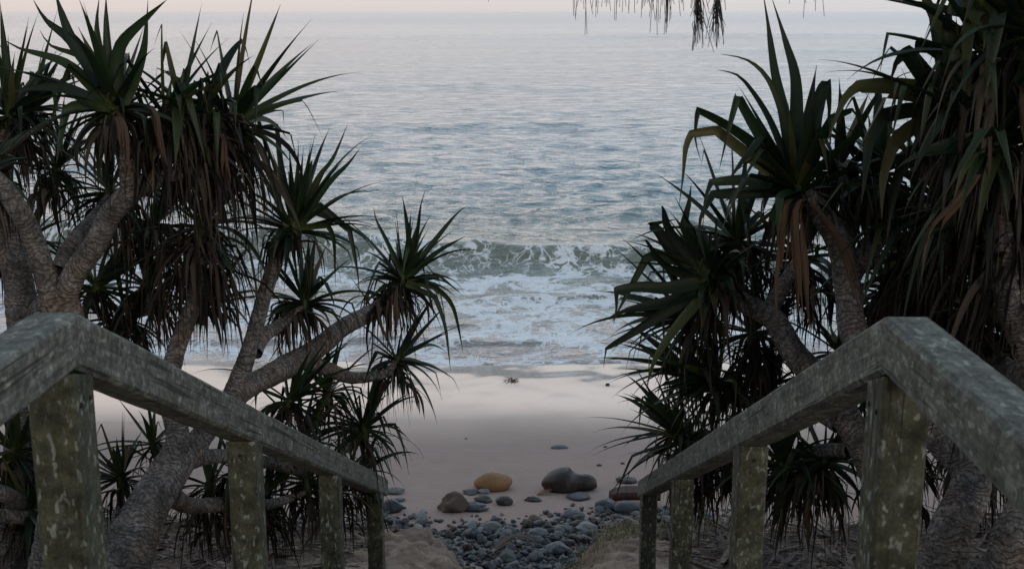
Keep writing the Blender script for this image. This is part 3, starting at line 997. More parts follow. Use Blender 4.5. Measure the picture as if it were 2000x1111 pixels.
head(T1, 520, 965, 6.0, (.1, .2, .5), .42, .036, 24, 130, None, droop=1.6, spread=130, skirt=.25)
head(T1, 650, 965, 6.3, (.1, .0, .5), .38, .034, 24, 90, None, droop=1.6, spread=130, skirt=.2)
head(T1, 700, 930, 6.5, (.2, .0, .6), .40, .034, 26, 70, None, droop=1.6, spread=130, skirt=.2)
head(T1, 410, 950, 5.7, (.0, .2, .5), .40, .036, 16, 120, None, droop=1.6, spread=130, skirt=.25)
head(T1, 590, 860, 6.1, (.2, .1, .6), .42, .036, 34, 80, None, droop=1.4, spread=128, skirt=.2)
head(T1, 300, 870, 5.9, (-.2, .1, .6), .38, .032, 26, 30, None, droop=1.3, spread=128, skirt=.15)
# -- spreading tree behind the near post
T2 = empty('pandanus_tree', base_at(95, 5.0))
tag(T2, 'pandanus tree with brown leaf skirts, ringed limbs in a V above the handrail', 'pandanus tree', 'pandanus trees beside the beach steps')
trunk_from_ground(T2, [(120, 1000, 5.0, .10), (128, 800, 5.0, .092), (130, 640, 5.0, .088), (118, 585, 5.0, .082)], .12)
limb(T2, 'limb', [(112, 640, 5.0, .058), (98, 560, 4.98, .056), (72, 480, 4.95, .052), (40, 418, 4.9, .050), (5, 365, 4.85, .048), (-40, 315, 4.8, .045)])
limb(T2, 'limb', [(118, 620, 5.0, .060), (145, 540, 4.95, .056), (190, 478, 4.9, .060), (222, 420, 4.85, .055), (262, 372, 4.8, .052), (310, 350, 4.8, .046), (360, 335, 4.8, .042), (330, 250, 4.8, .034)])
limb(T2, 'limb', [(258, 385, 4.8, .050), (250, 330, 4.75, .046), (232, 270, 4.7, .042), (226, 220, 4.7, .038)])
limb(T2, 'limb', [(352, 338, 4.8, .042), (410, 320, 4.9, .042), (440, 280, 4.95, .038), (452, 245, 5.0, .034)], 12)
limb(T2, 'limb', [(112, 530, 5.05, .045), (150, 470, 5.2, .048), (190, 425, 5.3, .046), (215, 380, 5.4, .04)], 14)
head(T2, 228, 212, 4.7, (-.10, -.05, 1), .40, .054, 36, 80, (250, 330, 4.75), droop=.8, spread=115, limp=.5, skirt=.14, extra=[([(228, 210, 4.65), (185, 140, 4.65), (144, 86, 4.65), (112, 0, 4.65), (105, -40, 4.65)], 0.062),
    ([(222, 208, 4.65), (184, 173, 4.65), (126, 122, 4.65), (36, 94, 4.65), (0, 72, 4.65)], 0.052),
    ([(225, 208, 4.65), (180, 140, 4.65), (137, 79, 4.65), (90, 40, 4.65), (65, 0, 4.65)], 0.056),
    ([(230, 205, 4.65), (214, 144, 4.65), (208, 60, 4.65), (207, -10, 4.65)], 0.045),
    ([(228, 205, 4.65), (200, 122, 4.65), (189, 54, 4.65), (194, -5, 4.65)], 0.042),
    ([(232, 205, 4.65), (228, 144, 4.65), (236, 88, 4.65), (281, 40, 4.65), (326, 0, 4.65)], 0.055),
    ([(240, 205, 4.65), (260, 160, 4.65), (280, 100, 4.65), (287, 36, 4.65), (289, -5, 4.65)], 0.06),
    ([(215, 210, 4.65), (187, 205, 4.65), (126, 173, 4.65), (60, 172, 4.65), (10, 185, 4.65)], 0.05),
    ([(215, 212, 4.65), (196, 207, 4.65), (194, 252, 4.65), (193, 324, 4.65), (191, 385, 4.65)], 0.05),
    ([(215, 212, 4.65), (160, 205, 4.65), (130, 215, 4.65), (120, 260, 4.65), (110, 320, 4.65)], 0.045),
    ([(222, 205, 4.65), (160, 110, 4.65), (100, 90, 4.65), (78, 60, 4.65)], 0.04)])
head(T2, 322, 225, 4.8, (.25, .0, 1), .42, .044, 26, 150, (330, 320, 4.8), droop=1.4, spread=118, limp=1.2, skirt=.22, dead_len=.95)
head(T2, 458, 238, 5.0, (.62, .0, 1), .52, .048, 40, 120, (420, 315, 4.9), droop=.7, spread=112, limp=.5, skirt=.20, dead_len=1.05)
head(T2, 395, 270, 4.9, (.1, .1, 1), .44, .042, 18, 150, (380, 330, 4.85), droop=1.4, spread=118, limp=1.2, skirt=.22, dead_len=1.05)
head(T2, 350, 200, 4.8, (.2, .0, 1), .40, .050, 12, 110, (350, 320, 4.8), droop=1.6, spread=125, limp=1.2, skirt=.10, dead_len=.8)
head(T2, 405, 205, 4.9, (.1, -.1, 1), .40, .048, 12, 100, (400, 310, 4.9), droop=1.6, spread=125, limp=1.2, skirt=.12, dead_len=.9)
head(T2, 290, 560, 5.5, (.1, .1, .6), .44, .040, 26, 60, None, droop=1.2, spread=128, skirt=.16)
head(T2, 215, 375, 5.4, (.0, .2, .9), .44, .042, 24, 90, None, droop=1.2, spread=120, skirt=.18)
head(T2, 190, 560, 5.6, (.2, .3, .5), .50, .045, 34, 40, None, droop=.8, spread=120, skirt=.12)
head(T2, 250, 625, 5.6, (.2, .2, .4), .46, .045, 40, 50, None, droop=.9, spread=130, skirt=.12)
head(T2, 300, 440, 5.5, (.1, .3, .7), .42, .042, 22, 80, None, droop=1.3, spread=125, skirt=.16)

# -- tree at the frame edge
T3 = empty('pandanus_tree', base_at(25, 5.6))
tag(T3, 'pandanus tree at the far left edge with a pale upright trunk and drooping leaf clumps', 'pandanus tree', 'pandanus trees beside the beach steps')
trunk_from_ground(T3, [(35, 1000, 5.6, .10), (50, 800, 5.6, .095), (48, 660, 5.6, .088), (42, 590, 5.6, .082), (30, 520, 5.6, .074), (12, 440, 5.6, .068), (2, 380, 5.6, .06), (15, 250, 5.5, .045)], .12)
limb(T3, 'limb', [(55, 640, 5.6, .06), (85, 590, 5.55, .05), (115, 560, 5.5, .045)], 12)
limb(T3, 'limb', [(40, 985, 5.4, .045), (10, 965, 5.2, .042), (-60, 940, 5.1, .04)], 12)
limb(T3, 'limb', [(60, 1010, 5.4, .04), (20, 1008, 5.3, .040), (-60, 1005, 5.2, .04)], 12)
head(T3, 20, 225, 5.5, (-.05, .0, 1), .46, .045, 46, 90, None, droop=.9, spread=118, skirt=.2)
head(T3, 60, 215, 5.7, (.5, .1, .9), .42, .042, 30, 60, None, droop=.6, spread=100, skirt=.2)
head(T3, -30, 330, 5.0, (.2, .0, 1), .46, .045, 30, 80, None, droop=1.2, spread=120, skirt=.2)
head(T3, 110, 330, 5.8, (.1, .2, .9), .42, .042, 24, 80, None, droop=1.3, spread=125, skirt=.2)
head(T3, 30, 880, 5.5, (.2, .0, .9), .42, .042, 40, 60, None, droop=1.2, spread=125, skirt=.2)
head(T3, 60, 1000, 5.4, (.0, .0, .9), .40, .042, 20, 70, None, droop=1.4, spread=130, skirt=.2)
head(T3, 50, 470, 6.0, (.2, .3, .8), .42, .042, 26, 60, None, droop=1.3, spread=125, skirt=.2)

# -- small plant between post and trunk
T4 = empty('pandanus_sapling', base_at(238, 5.3))
tag(T4, 'small upright pandanus sapling between the tall near post and the forked trunk', 'pandanus sapling')
limb(T4, 'trunk', [(238, 1060, 5.3, .03), (236, 1000, 5.3, .028), (236, 940, 5.3, .024)], 10)
head(T4, 236, 935, 5.3, (-.05, 0, 1), .34, .034, 30, 24, None, droop=.7, spread=110, skirt=.12)

# -- right: tall tree with the big bright rosette
R1 = empty('pandanus_tree', base_at(1830, 4.3))
tag(R1, 'pandanus tree with tall green rosette above long orange-brown hanging leaves', 'pandanus tree', 'pandanus trees beside the beach steps')
trunk_from_ground(R1, [(1852, 1060, 4.3, .088), (1888, 975, 4.35, .085), (1895, 915, 4.4, .080), (1845, 865, 4.45, .070), (1770, 800, 4.5, .064), (1695, 720, 4.55, .062), (1665, 640, 4.6, .062), (1656, 560, 4.6, .058), (1640, 480, 4.6, .056), (1605, 420, 4.6, .05), (1572, 375, 4.6, .042)], .10)
head(R1, 1560, 368, 4.6, (-.02, -.05, 1), .50, .066, 44, 60, (1630, 470, 4.6), droop=.75, spread=112, limp=.9, skirt=.16, dead_len=.8, young=.85, extra=[([(1562, 365, 4.6), (1556, 260, 4.6), (1554, 155, 4.6), (1534, 80, 4.6), (1507, -5, 4.6)], 0.06),
    ([(1555, 365, 4.6), (1535, 240, 4.6), (1514, 144, 4.6), (1500, 47, 4.6), (1490, -15, 4.6)], 0.052),
    ([(1555, 365, 4.6), (1500, 290, 4.6), (1455, 215, 4.6), (1441, 188, 4.6), (1424, 250, 4.6), (1405, 331, 4.6)], 0.058),
    ([(1550, 368, 4.6), (1480, 290, 4.6), (1421, 246, 4.6), (1363, 215, 4.6), (1358, 271, 4.6), (1370, 318, 4.6)], 0.055),
    ([(1550, 370, 4.6), (1470, 310, 4.6), (1400, 255, 4.6), (1350, 262, 4.6), (1339, 290, 4.6), (1334, 345, 4.6), (1326, 403, 4.6)], 0.05),
    ([(1550, 368, 4.6), (1470, 352, 4.6), (1389, 356, 4.6), (1376, 395, 4.6), (1374, 430, 4.6)], 0.05),
    ([(1550, 372, 4.6), (1478, 376, 4.6), (1392, 380, 4.6), (1368, 428, 4.6), (1364, 482, 4.6)], 0.05),
    ([(1550, 350, 4.6), (1503, 233, 4.6), (1455, 160, 4.6), (1427, 142, 4.6), (1399, 137, 4.6)], 0.03),
    ([(1556, 350, 4.6), (1530, 230, 4.6), (1500, 155, 4.6), (1460, 118, 4.6), (1408, 106, 4.6)], 0.034),
    ([(1570, 365, 4.6), (1585, 280, 4.6), (1600, 190, 4.6), (1615, 160, 4.6), (1620, 215, 4.6), (1612, 270, 4.6)], 0.06),
    ([(1568, 368, 4.6), (1600, 280, 4.6), (1628, 230, 4.6), (1665, 215, 4.6), (1690, 250, 4.6)], 0.055),
    ([(1560, 360, 4.6), (1590, 260, 4.6), (1610, 200, 4.6), (1620, 165, 4.6)], 0.05)])
head(R1, 1715, 340, 4.7, (.0, .05, 1), .44, .060, 40, 110, None, droop=1.1, spread=118, limp=1.1, skirt=.2)
head(R1, 1640, 330, 4.9, (.0, .2, 1), .38, .055, 30, 110, None, droop=.7, spread=115, limp=.6, skirt=.2)
limb(R1, 'limb', [(1650, 560, 4.62, .05), (1700, 470, 4.7, .046), (1735, 420, 4.75, .044), (1715, 335, 4.7, .036)], 12)
limb(R1, 'limb', [(1650, 520, 4.62, .04), (1655, 420, 4.8, .04), (1640, 310, 4.9, .03)], 12)

# -- right: leaning tree whose heads hang over the beach
R2 = empty('pandanus_tree', base_at(1760, 5.1))
tag(R2, 'pandanus tree leaning toward the beach, forked limb showing under drooping clumps', 'pandanus tree', 'pandanus trees beside the beach steps')
trunk_from_ground(R2, [(1755, 1080, 5.1, .085), (1728, 970, 5.1, .082), (1690, 880, 5.1, .078), (1655, 820, 5.12, .074), (1590, 735, 5.15, .068), (1545, 680, 5.2, .062), (1510, 622, 5.2, .056), (1450, 590, 5.25, .050), (1420, 555, 5.3, .044)], .10)
limb(R2, 'limb', [(1520, 650, 5.2, .05), (1508, 600, 5.2, .046), (1530, 555, 5.2, .042), (1560, 500, 5.2, .036)], 12)
limb(R2, 'limb', [(1640, 830, 5.15, .045), (1560, 790, 5.4, .042), (1470, 785, 5.6, .040), (1400, 775, 5.7, .034)], 12)
limb(R2, 'limb', [(1660, 880, 5.15, .04), (1600, 880, 5.3, .036), (1560, 890, 5.4, .032)], 12)
head(R2, 1395, 540, 5.3, (-.45, -.05, .75), .40, .058, 46, 110, (1450, 590, 5.25), droop=1.0, spread=112, limp=.9, skirt=.18, extra=[([(1385, 535, 5.25), (1323, 501, 5.25), (1285, 450, 5.25), (1270, 440, 5.25), (1300, 432, 5.25), (1325, 428, 5.25)], 0.062),
    ([(1385, 548, 5.25), (1308, 562, 5.25), (1250, 560, 5.25), (1204, 566, 5.25), (1204, 602, 5.25), (1198, 635, 5.25)], 0.062),
    ([(1385, 558, 5.25), (1308, 588, 5.25), (1222, 606, 5.25), (1179, 627, 5.25)], 0.065),
    ([(1375, 565, 5.25), (1301, 609, 5.25), (1233, 652, 5.25), (1184, 681, 5.25), (1179, 717, 5.25)], 0.055),
    ([(1370, 520, 5.25), (1290, 500, 5.25), (1262, 505, 5.25), (1227, 570, 5.25), (1195, 631, 5.25)], 0.05),
    ([(1375, 530, 5.25), (1310, 455, 5.25), (1296, 410, 5.25), (1292, 402, 5.25)], 0.06),
    ([(1380, 530, 5.25), (1335, 440, 5.25), (1345, 400, 5.25), (1350, 360, 5.25)], 0.055),
    ([(1370, 550, 5.25), (1300, 520, 5.25), (1262, 470, 5.25), (1235, 470, 5.25)], 0.05),
    ([(1380, 570, 5.25), (1320, 640, 5.25), (1280, 700, 5.25), (1262, 760, 5.25)], 0.05)])
head(R2, 1440, 470, 5.4, (.05, .0, 1), .50, .05, 36, 110, None, droop=.7, spread=112, limp=.5, skirt=.22)
head(R2, 1350, 620, 5.6, (-.6, .0, .35), .46, .048, 44, 70, None, droop=1.1, spread=110, limp=.4, skirt=.18)
head(R2, 1400, 745, 5.7, (-.75, .05, .42), .50, .042, 60, 80, (1470, 785, 5.6), droop=.95, spread=108, limp=.3, skirt=.2)
head(R2, 1340, 720, 5.9, (-.7, .1, .55), .44, .038, 30, 60, None, droop=.9, spread=100, limp=.3, skirt=.2)
head(R2, 1565, 500, 5.3, (.0, .1, 1), .44, .045, 30, 130, None, droop=1.0, spread=118, limp=.6, skirt=.3)
head(R2, 1470, 650, 5.6, (-.1, .2, .7), .44, .045, 22, 120, None, droop=1.4, spread=125, skirt=.26)
head(R2, 1340, 860, 5.9, (-.5, .1, .5), .44, .040, 36, 90, None, droop=1.5, spread=120, limp=.4, skirt=.2)
head(R2, 1530, 905, 5.4, (-.1, .0, .3), .46, .048, 30, 110, None, droop=1.9, spread=130, skirt=.2)
head(R2, 1610, 900, 5.3, (.1, .0, .4), .44, .045, 26, 110, None, droop=1.8, spread=130, skirt=.25)
head(R2, 1500, 760, 5.7, (.0, .1, .6), .42, .045, 36, 70, None, droop=1.2, spread=125, skirt=.2)
head(R2, 1420, 900, 5.9, (.0, .1, .6), .40, .040, 22, 90, None, droop=1.6, spread=125, skirt=.2)

head(R2, 1315, 845, 6.1, (-.5, .1, .6), .40, .036, 34, 60, None, droop=1.3, spread=118, limp=.6, skirt=.2)
head(R2, 1350, 905, 6.1, (-.2, .1, .6), .36, .034, 26, 80, None, droop=1.6, spread=125, limp=.6, skirt=.2)
head(R2, 1640, 690, 5.6, (.0, .1, .7), .42, .040, 22, 90, None, droop=1.5, spread=125, limp=.6, skirt=.25)
# -- right: dark tree at the frame edge
R3 = empty('pandanus_tree', base_at(1965, 4.0))
tag(R3, 'darkest broad-leaved pandanus tree, its crown running out of the top right corner', 'pandanus tree', 'pandanus trees beside the beach steps')
trunk_from_ground(R3, [(1975, 1080, 4.0, .085), (2000, 1010, 4.0, .082), (2050, 900, 4.05, .078), (2040, 760, 4.1, .075), (1990, 620, 4.1, .07), (1955, 500, 4.1, .062), (1940, 380, 4.1, .055), (1935, 290, 4.1, .045)], .10)
limb(R3, 'limb', [(1980, 560, 4.1, .05), (1990, 400, 4.15, .048), (1960, 250, 4.1, .045), (1925, 120, 4.0, .038)], 12)
limb(R3, 'limb', [(2030, 760, 4.1, .05), (1920, 680, 4.5, .045), (1840, 600, 4.7, .042), (1800, 520, 4.8, .036)], 12)
head(R3, 1935, 275, 4.0, (-.05, -.1, 1), .52, .060, 56, 150, (1945, 400, 4.1), droop=1.2, spread=118, limp=1.0, skirt=.25)
head(R3, 1935, 110, 4.0, (.0, .0, 1), .60, .060, 46, 80, (1950, 220, 4.0), droop=.8, spread=110, limp=.8, skirt=.2, extra=[([(1938, 277, 3.95), (1880, 280, 3.95), (1793, 302, 3.95), (1750, 330, 3.95)], 0.07),
    ([(1925, 200, 3.95), (1893, 126, 3.95), (1837, 50, 3.95), (1802, -12, 3.95), (1780, -60, 3.95)], 0.07),
    ([(1930, 110, 3.95), (1931, 10, 3.95), (1910, 15, 3.95), (1893, 50, 3.95), (1887, 130, 3.95), (1880, 200, 3.95)], 0.07),
    ([(1930, 230, 3.95), (1900, 250, 3.95), (1860, 300, 3.95), (1845, 380, 3.95), (1840, 450, 3.95)], 0.066),
    ([(1930, 180, 3.95), (1870, 130, 3.95), (1850, 60, 3.95), (1862, -20, 3.95)], 0.075),
    ([(1945, 150, 3.95), (1900, 30, 3.95), (1850, 20, 3.95), (1800, 10, 3.95), (1700, -5, 3.95)], 0.06)])
head(R3, 1860, 210, 4.2, (-.4, .0, .9), .42, .056, 38, 70, None, droop=1.0, spread=115, limp=.9, skirt=.15, extra=[([(1860, 215, 4.2), (1818, 178, 4.2), (1740, 168, 4.2), (1676, 169, 4.2), (1652, 190, 4.2), (1629, 239, 4.2), (1612, 290, 4.2)], 0.072),
    ([(1870, 230, 4.2), (1843, 189, 4.2), (1800, 140, 4.2), (1771, 101, 4.2), (1749, 126, 4.2), (1738, 170, 4.2)], 0.075),
    ([(1875, 160, 4.2), (1843, 113, 4.2), (1795, 82, 4.2), (1792, 104, 4.2), (1808, 142, 4.2)], 0.05),
    ([(1840, 200, 4.2), (1806, 165, 4.2), (1800, 185, 4.2), (1805, 252, 4.2), (1812, 309, 4.2), (1818, 360, 4.2)], 0.065),
    ([(1850, 230, 4.2), (1790, 215, 4.2), (1730, 225, 4.2), (1700, 270, 4.2), (1690, 340, 4.2), (1682, 400, 4.2)], 0.06),
    ([(1850, 240, 4.2), (1790, 245, 4.2), (1745, 280, 4.2), (1725, 350, 4.2), (1722, 430, 4.2)], 0.06),
    ([(1860, 250, 4.2), (1800, 290, 4.2), (1760, 330, 4.2), (1742, 400, 4.2), (1730, 480, 4.2)], 0.055)])
head(R3, 2010, 60, 3.9, (.0, .0, 1), .62, .060, 40, 80, None, droop=.8, spread=115, limp=1.0, skirt=.2)
head(R3, 1850, 400, 4.4, (-.3, .1, .8), .60, .052, 40, 150, None, droop=1.4, spread=120, limp=1.2, skirt=.25)
head(R3, 1990, 430, 4.1, (.0, .0, 1), .60, .052, 36, 150, None, droop=1.4, spread=125, limp=1.1, skirt=.3)
head(R3, 1790, 490, 4.8, (-.1, .1, .8), .52, .055, 30, 170, None, droop=1.5, spread=125, limp=1.1, skirt=.3)
head(R3, 1900, 600, 4.5, (.0, .1, .8), .52, .055, 30, 170, None, droop=1.5, spread=125, skirt=.3)
head(R3, 1990, 680, 4.4, (.0, .1, .8), .52, .055, 30, 150, None, droop=1.5, spread=125, skirt=.3)
head(R3, 1800, 650, 5.0, (.0, .1, .8), .48, .05, 26, 150, None, droop=1.5, spread=125, skirt=.3)
head(R3, 1740, 560, 5.2, (.0, .1, .8), .46, .05, 24, 130, None, droop=1.5, spread=125, skirt=.3)
head(R3, 1900, 850, 5.2, (.0, .1, .8), .46, .05, 24, 120, None, droop=1.5, spread=125, skirt=.3)
head(R3, 1760, 860, 5.4, (.0, .1, .6), .44, .05, 24, 110, None, droop=1.5, spread=125, skirt=.3)

# big hanging tan leaves that catch the eye
def hang(tree_crown_parent, pts, W, seed):
    rng = random.Random(seed)
    q = Leaves()
    pp = [P(*a) for a in pts]
    res = catmull([(p, W) for p in pp], .03)
    n = len(res)
    for strand in range(4):                         # a dry leaf split lengthwise into ribbons
        off = rng.uniform(-.4, .4) * W; wk = W * rng.uniform(.25, .55); cut = rng.uniform(.72, 1.0) if strand else 1.0
        m_ = max(6, int(n * cut)); k0 = len(q.v); ph = rng.uniform(0, 6)
        for i, (p, _) in enumerate(res[:m_]):
            t = i / (m_ - 1)
            a_ = .8 * math.sin(t * 4 + seed) + .4 + .5 * math.sin(t * 5 + ph)
            side = Vector((math.cos(a_), math.sin(a_) * .8, 0)).normalized()
            w_ = wk * (.8 + .3 * math.sin(math.pi * t)) * (1 - max(0, t - .6) / .4 * .92)
            c_ = p + Vector((off * (.5 + t), -.004 * strand, 0)) + Vector((math.sin(t * 5 + ph), math.cos(t * 4 + ph), 0)) * .008 * t
            q.v += [tuple(c_ - side * w_ / 2), tuple(c_ + Vector((0, -w_ * .3, 0))), tuple(c_ + side * w_ / 2)]
            q.uv += [(strand, t), (strand + .5, t), (strand + 1, t)]
        for i in range(m_ - 1):
            a = k0 + i * 3
            q.f += [(a, a + 1, a + 4, a + 3), (a + 1, a + 2, a + 5, a + 4)]
    o = q.build('dead_leaf', M_TAN, tree_crown_parent)
    o['label'] = 'orange-brown dead leaf hanging straight down'
    return o
def mat_tan():
    s = Nodes('tan_dead_leaf')
    u = s.n('UVMap').outputs[0]
    st = s.noise(s.mapping(u, (22, 2.5, 1)), 1.0, 4, 0.65)
    col = s.ramp(st.outputs[0], [(0.3, (0.014, 0.009, 0.006)), (0.5, (0.052, 0.031, 0.019)), (0.75, (0.125, 0.083, 0.055))])
    return s.done(col, .7, None, .2)
M_TAN = mat_tan()
hang(R1, [(1552, 388, 4.42), (1535, 400, 4.40), (1530, 470, 4.42), (1522, 560, 4.45), (1528, 620, 4.45)], .046, 1)
hang(R1, [(1570, 388, 4.40), (1558, 410, 4.38), (1560, 480, 4.40), (1565, 560, 4.42), (1572, 640, 4.45)], .046, 2)
hang(R1, [(1580, 392, 4.42), (1610, 430, 4.45), (1650, 490, 4.46), (1672, 560, 4.46), (1690, 625, 4.46)], .040, 3)
hang(R3, [(1905, 340, 3.85), (1870, 390, 3.85), (1825, 450, 3.86), (1812, 520, 3.88), (1805, 590, 3.9)], .050, 4)
hang(T2, [(232, 228, 4.52), (240, 250, 4.5), (246, 310, 4.5), (254, 370, 4.52)], .034, 5)
hang(T2, [(292, 210, 4.6), (306, 225, 4.58), (312, 280, 4.6), (318, 330, 4.62)], .030, 6)
hang(T2, [(436, 262, 4.75), (442, 290, 4.73), (446, 330, 4.75), (452, 360, 4.76)], .036, 7)
hang(T1, [(776, 560, 6.05), (774, 590, 6.03), (776, 640, 6.05), (778, 690, 6.08)], .026, 8)

# ------------------------------------------------------------------ casuarina branch overhead
CB = empty('casuarina_branch', P(1420, -330, 3.9))
tag(CB, 'casuarina branch with thin needles hanging into the top of the photo', 'tree branch')
cp = [(P(2100, -520, 4.4), .03), (P(1800, -420, 4.1), .022), (P(1420, -330, 3.9), .016), (P(1150, -270, 3.8), .010), (P(1000, -230, 3.8), .005)]
v, f, u = tube_geo(cp, 8, .03, .04)
obj('branch', v, f, M_BARK, CB, True, u)
rng = random.Random(5)
def spray(px, ytop, ytips, n, wid, D, tight=False):
    """a bunch of needles starting at a twig tip and hanging"""
    vv, ff = [], []
    def needle(a, b, r0, r1, bend):
        k0 = len(vv); N = 6
        for i in range(N + 1):
            t = i / N
            p = a.lerp(b, t) + bend * math.sin(math.pi * t)
            r = r0 * (1 - t) + r1 * t
            for k in range(3):
                an = k * 2.094
                vv.append(tuple(p + Vector((math.cos(an) * r, math.sin(an) * r, 0))))
        for i in range(N):
            for k in range(3):
                ff.append((k0 + i * 3 + k, k0 + i * 3 + (k + 1) % 3, k0 + i * 3 + 3 + (k + 1) % 3, k0 + i * 3 + 3 + k))
    top = P(px, ytop, D)
    bi = min(range(60), key=lambda i: abs((cp_res[i * (len(cp_res) - 1) // 59][0] - top).x))
    bp = cp_res[bi * (len(cp_res) - 1) // 59][0]
    needle(bp, top, .0035, .0015, Vector((.01, 0, 0)))
    for k in range(n):
        s0 = top.lerp(bp, rng.uniform(0, .25)) if not tight else top.lerp(P(px, ytop + (ytips - ytop) * .55, D), rng.random() ** 1.2)
        q = rng.uniform(.35, 1.0)
        tip = P(px + rng.gauss(0, wid), ytop + (ytips - ytop) * q, D + rng.gauss(0, .03))
        needle(s0, tip, .0016, .0010, Vector((rng.gauss(0, .004), 0, .01)))
    o = obj('needles', vv, ff, M_NEEDLE, CB, True)
cp_res = catmull(cp, .02)
for px, yb, n, wd in ((1130, 45, 14, 16), (1140, 100, 2, 3), (1160, 35, 10, 14), (1212, 45, 10, 8), (1175, 22, 8, 12), (1235, 30, 8, 10), (1262, 60, 14, 10), (1285, 75, 16, 12),
                      (1300, 105, 5, 10), (1308, 70, 14, 12), (1330, 45, 10, 9), (1250, 18, 10, 14), (1190, 16, 8, 16), (1280, 15, 14, 22), (1400, 12, 10, 22),
                      (1585, 40, 8, 14), (1575, 12, 8, 12), (1560, 10, 6, 18), (950, 6, 4, 6), (773, 10, 3, 3), (1345, 12, 8, 12)):
    spray(px, -110, yb, n, wd, 3.8)
spray(1363, -40, 108, 52, 11, 3.75, True)
spray(1362, -40, 145, 3, 3, 3.75)
spray(1399, -35, 98, 52, 11, 3.78, True)

# ------------------------------------------------------------------ stones
def stone_mesh(name, seed, sx, sy, sz, mat, sub=3, rough=.18, angular=0.0):
    bm = bmesh.new()
    bmesh.ops.create_icosphere(bm, subdivisions=sub, radius=1)
    off = Vector((seed * 7.3, seed * 3.1, seed))
    for v in bm.verts:
        n = v.co.normalized()
        d = 1 + rough * mn.noise(n * 1.3 + off) * 1.6 + rough * .35 * mn.noise(n * 3.4 + off)
        if angular:
            for k in range(6):
                pn = mn.noise_vector(Vector((seed * 3.7 + k * 5.1, k * 2.2, 1.5))).normalized()
                h = .72 + .1 * math.sin(seed + k)
                dd = n.dot(pn) * d
                if dd > h: d *= 1 - (1 - h / dd) * angular
        v.co = n * d
        v.co.x *= sx; v.co.y *= sy; v.co.z *= sz
    me = bpy.data.meshes.new(name)
    bm.to_mesh(me); bm.free()
    me.polygons.foreach_set('use_smooth', [True] * len(me.polygons))
    me.materials.append(mat)
    return me

def ground_at(px, py):
    """where the ray through a photo pixel meets the terrain"""
    lo = 6.0
    d = 6.0
    while d < 40:
        q = P(px, py, d)
        if q.z < terrain_z(q.x, q.y): return q
        d += .02
    return q

def put_stone(name, px, py, wpx, asp, mat, label, seed, cat='rock', rough=.18, angular=0.0, depth=.8, rz=0.0, tilt=0.0, sink=.25, sub=4):
    g = ground_at(px, py)
    D = (g - cam.location).dot(CM.to_3x3() @ Vector((0, 0, -1)))
    wm = wpx / F * D / 2
    o = bpy.data.objects.new(name, stone_mesh(name, seed, wm, wm * depth, wm * asp, mat, sub, rough, angular))
    o.location = (g.x, g.y + wm * depth * .6, terrain_z(g.x, g.y + wm * depth * .6) + wm * asp * (1 - sink * 1.6))
    o.rotation_euler = (0, tilt, rz)
    COL.objects.link(o)
    tag(o, label, cat)
    return o

put_stone('boulder', 963, 958, 74, .50, M_ST_ORANGE, 'rounded orange boulder resting alone on the smooth sand', 3, 'boulder', .07)
bo = put_stone('boulder', 1114, 961, 112, .34, M_ST_DARK, 'long dark boulder with a waist, its taller rounded end toward the orange one', 5, 'boulder', .07, depth=.5)
for v in bo.data.vertices:                          # two swellings joined by a low waist
    t = v.co.x / (110 / F * 11.1 / 2)
    k = 1.0 - .30 * math.exp(-((t - .30) / .20) ** 2) - .14 * float(sstep(np.array((t - .1) / .5))) + .12 * math.exp(-((t + .45) / .4) ** 2)
    v.co.z *= k; v.co.y *= k
    v.co.z += .06 * math.sqrt(max(0, 1 - t * t)) * (1 if v.co.z > 0 else 0) * (.6 if t > 0 else 1)
put_stone('rock', 888, 1000, 62, .66, M_ST_BROWN, 'angular brown rock at the sea-side edge of the pebbles', 31, 'rock', .3, 1.0, tilt=-.2)
put_stone('rock', 1228, 944, 46, .28, M_ST_DARK, 'flat dark rock on the sand by the lower end of the handrail', 9, 'rock', .22, .6)
put_stone('rock', 985, 987, 34, .62, M_ST_DARK, 'black cone-shaped stone on the sand below the orange boulder', 11, 'stone', .14)
put_stone('rock', 943, 981, 38, .40, M_ST_DARK, 'jagged black stone between the brown rock and the orange boulder', 12, 'stone', .3, .7)
put_stone('rock', 1042, 980, 30, .36, M_ST_DARK, 'low black stone on sand between the cone-shaped stone and the long dark boulder', 13, 'stone', .3, .6)
put_stone('rock', 946, 964, 22, .45, M_ST_PALE, 'small pale stone just under the orange boulder', 14, 'stone', .2)
put_stone('rock', 920, 966, 34, .22, M_ST_GREY, 'thin flat grey stone beside the small pale one on the sand', 15, 'stone', .3)
put_stone('rock', 1130, 977, 50, .24, M_ST_BLUE, 'low blue-grey stone half buried in sand below the long dark boulder', 16, 'stone', .2, .4)
put_stone('rock', 770, 965, 38, .35, M_ST_GREY, 'oval grey stone on the sand by the end of the handrail', 17, 'stone', .16)
put_stone('rock', 780, 979, 24, .26, M_ST_BLUE, 'small flat dark stone below the oval grey one on the sand', 18, 'stone', .16)
put_stone('rock', 1225, 1004, 56, .46, M_ST_BLUE, 'large smooth blue-grey oval stone lying below the driftwood slab', 19, 'stone', .10)
put_stone('rock', 1185, 998, 46, .55, M_ST_BLUE, 'rounded blue-grey stone standing left of the large oval stone', 20, 'stone', .14)
put_stone('rock', 1120, 1016, 44, .48, M_ST_BLUE, 'smooth blue-grey stone on top of the pebble patch', 21, 'stone', .12)
put_stone('rock', 1145, 1040, 48, .42, M_ST_PALE, 'pale blue-grey speckled stone beside the grassy sand bank', 22, 'stone', .2, .4)
put_stone('rock', 925, 1000, 50, .34, M_ST_BLUE, 'long blue-black stone next to the angular brown rock', 23, 'stone', .2, .5)
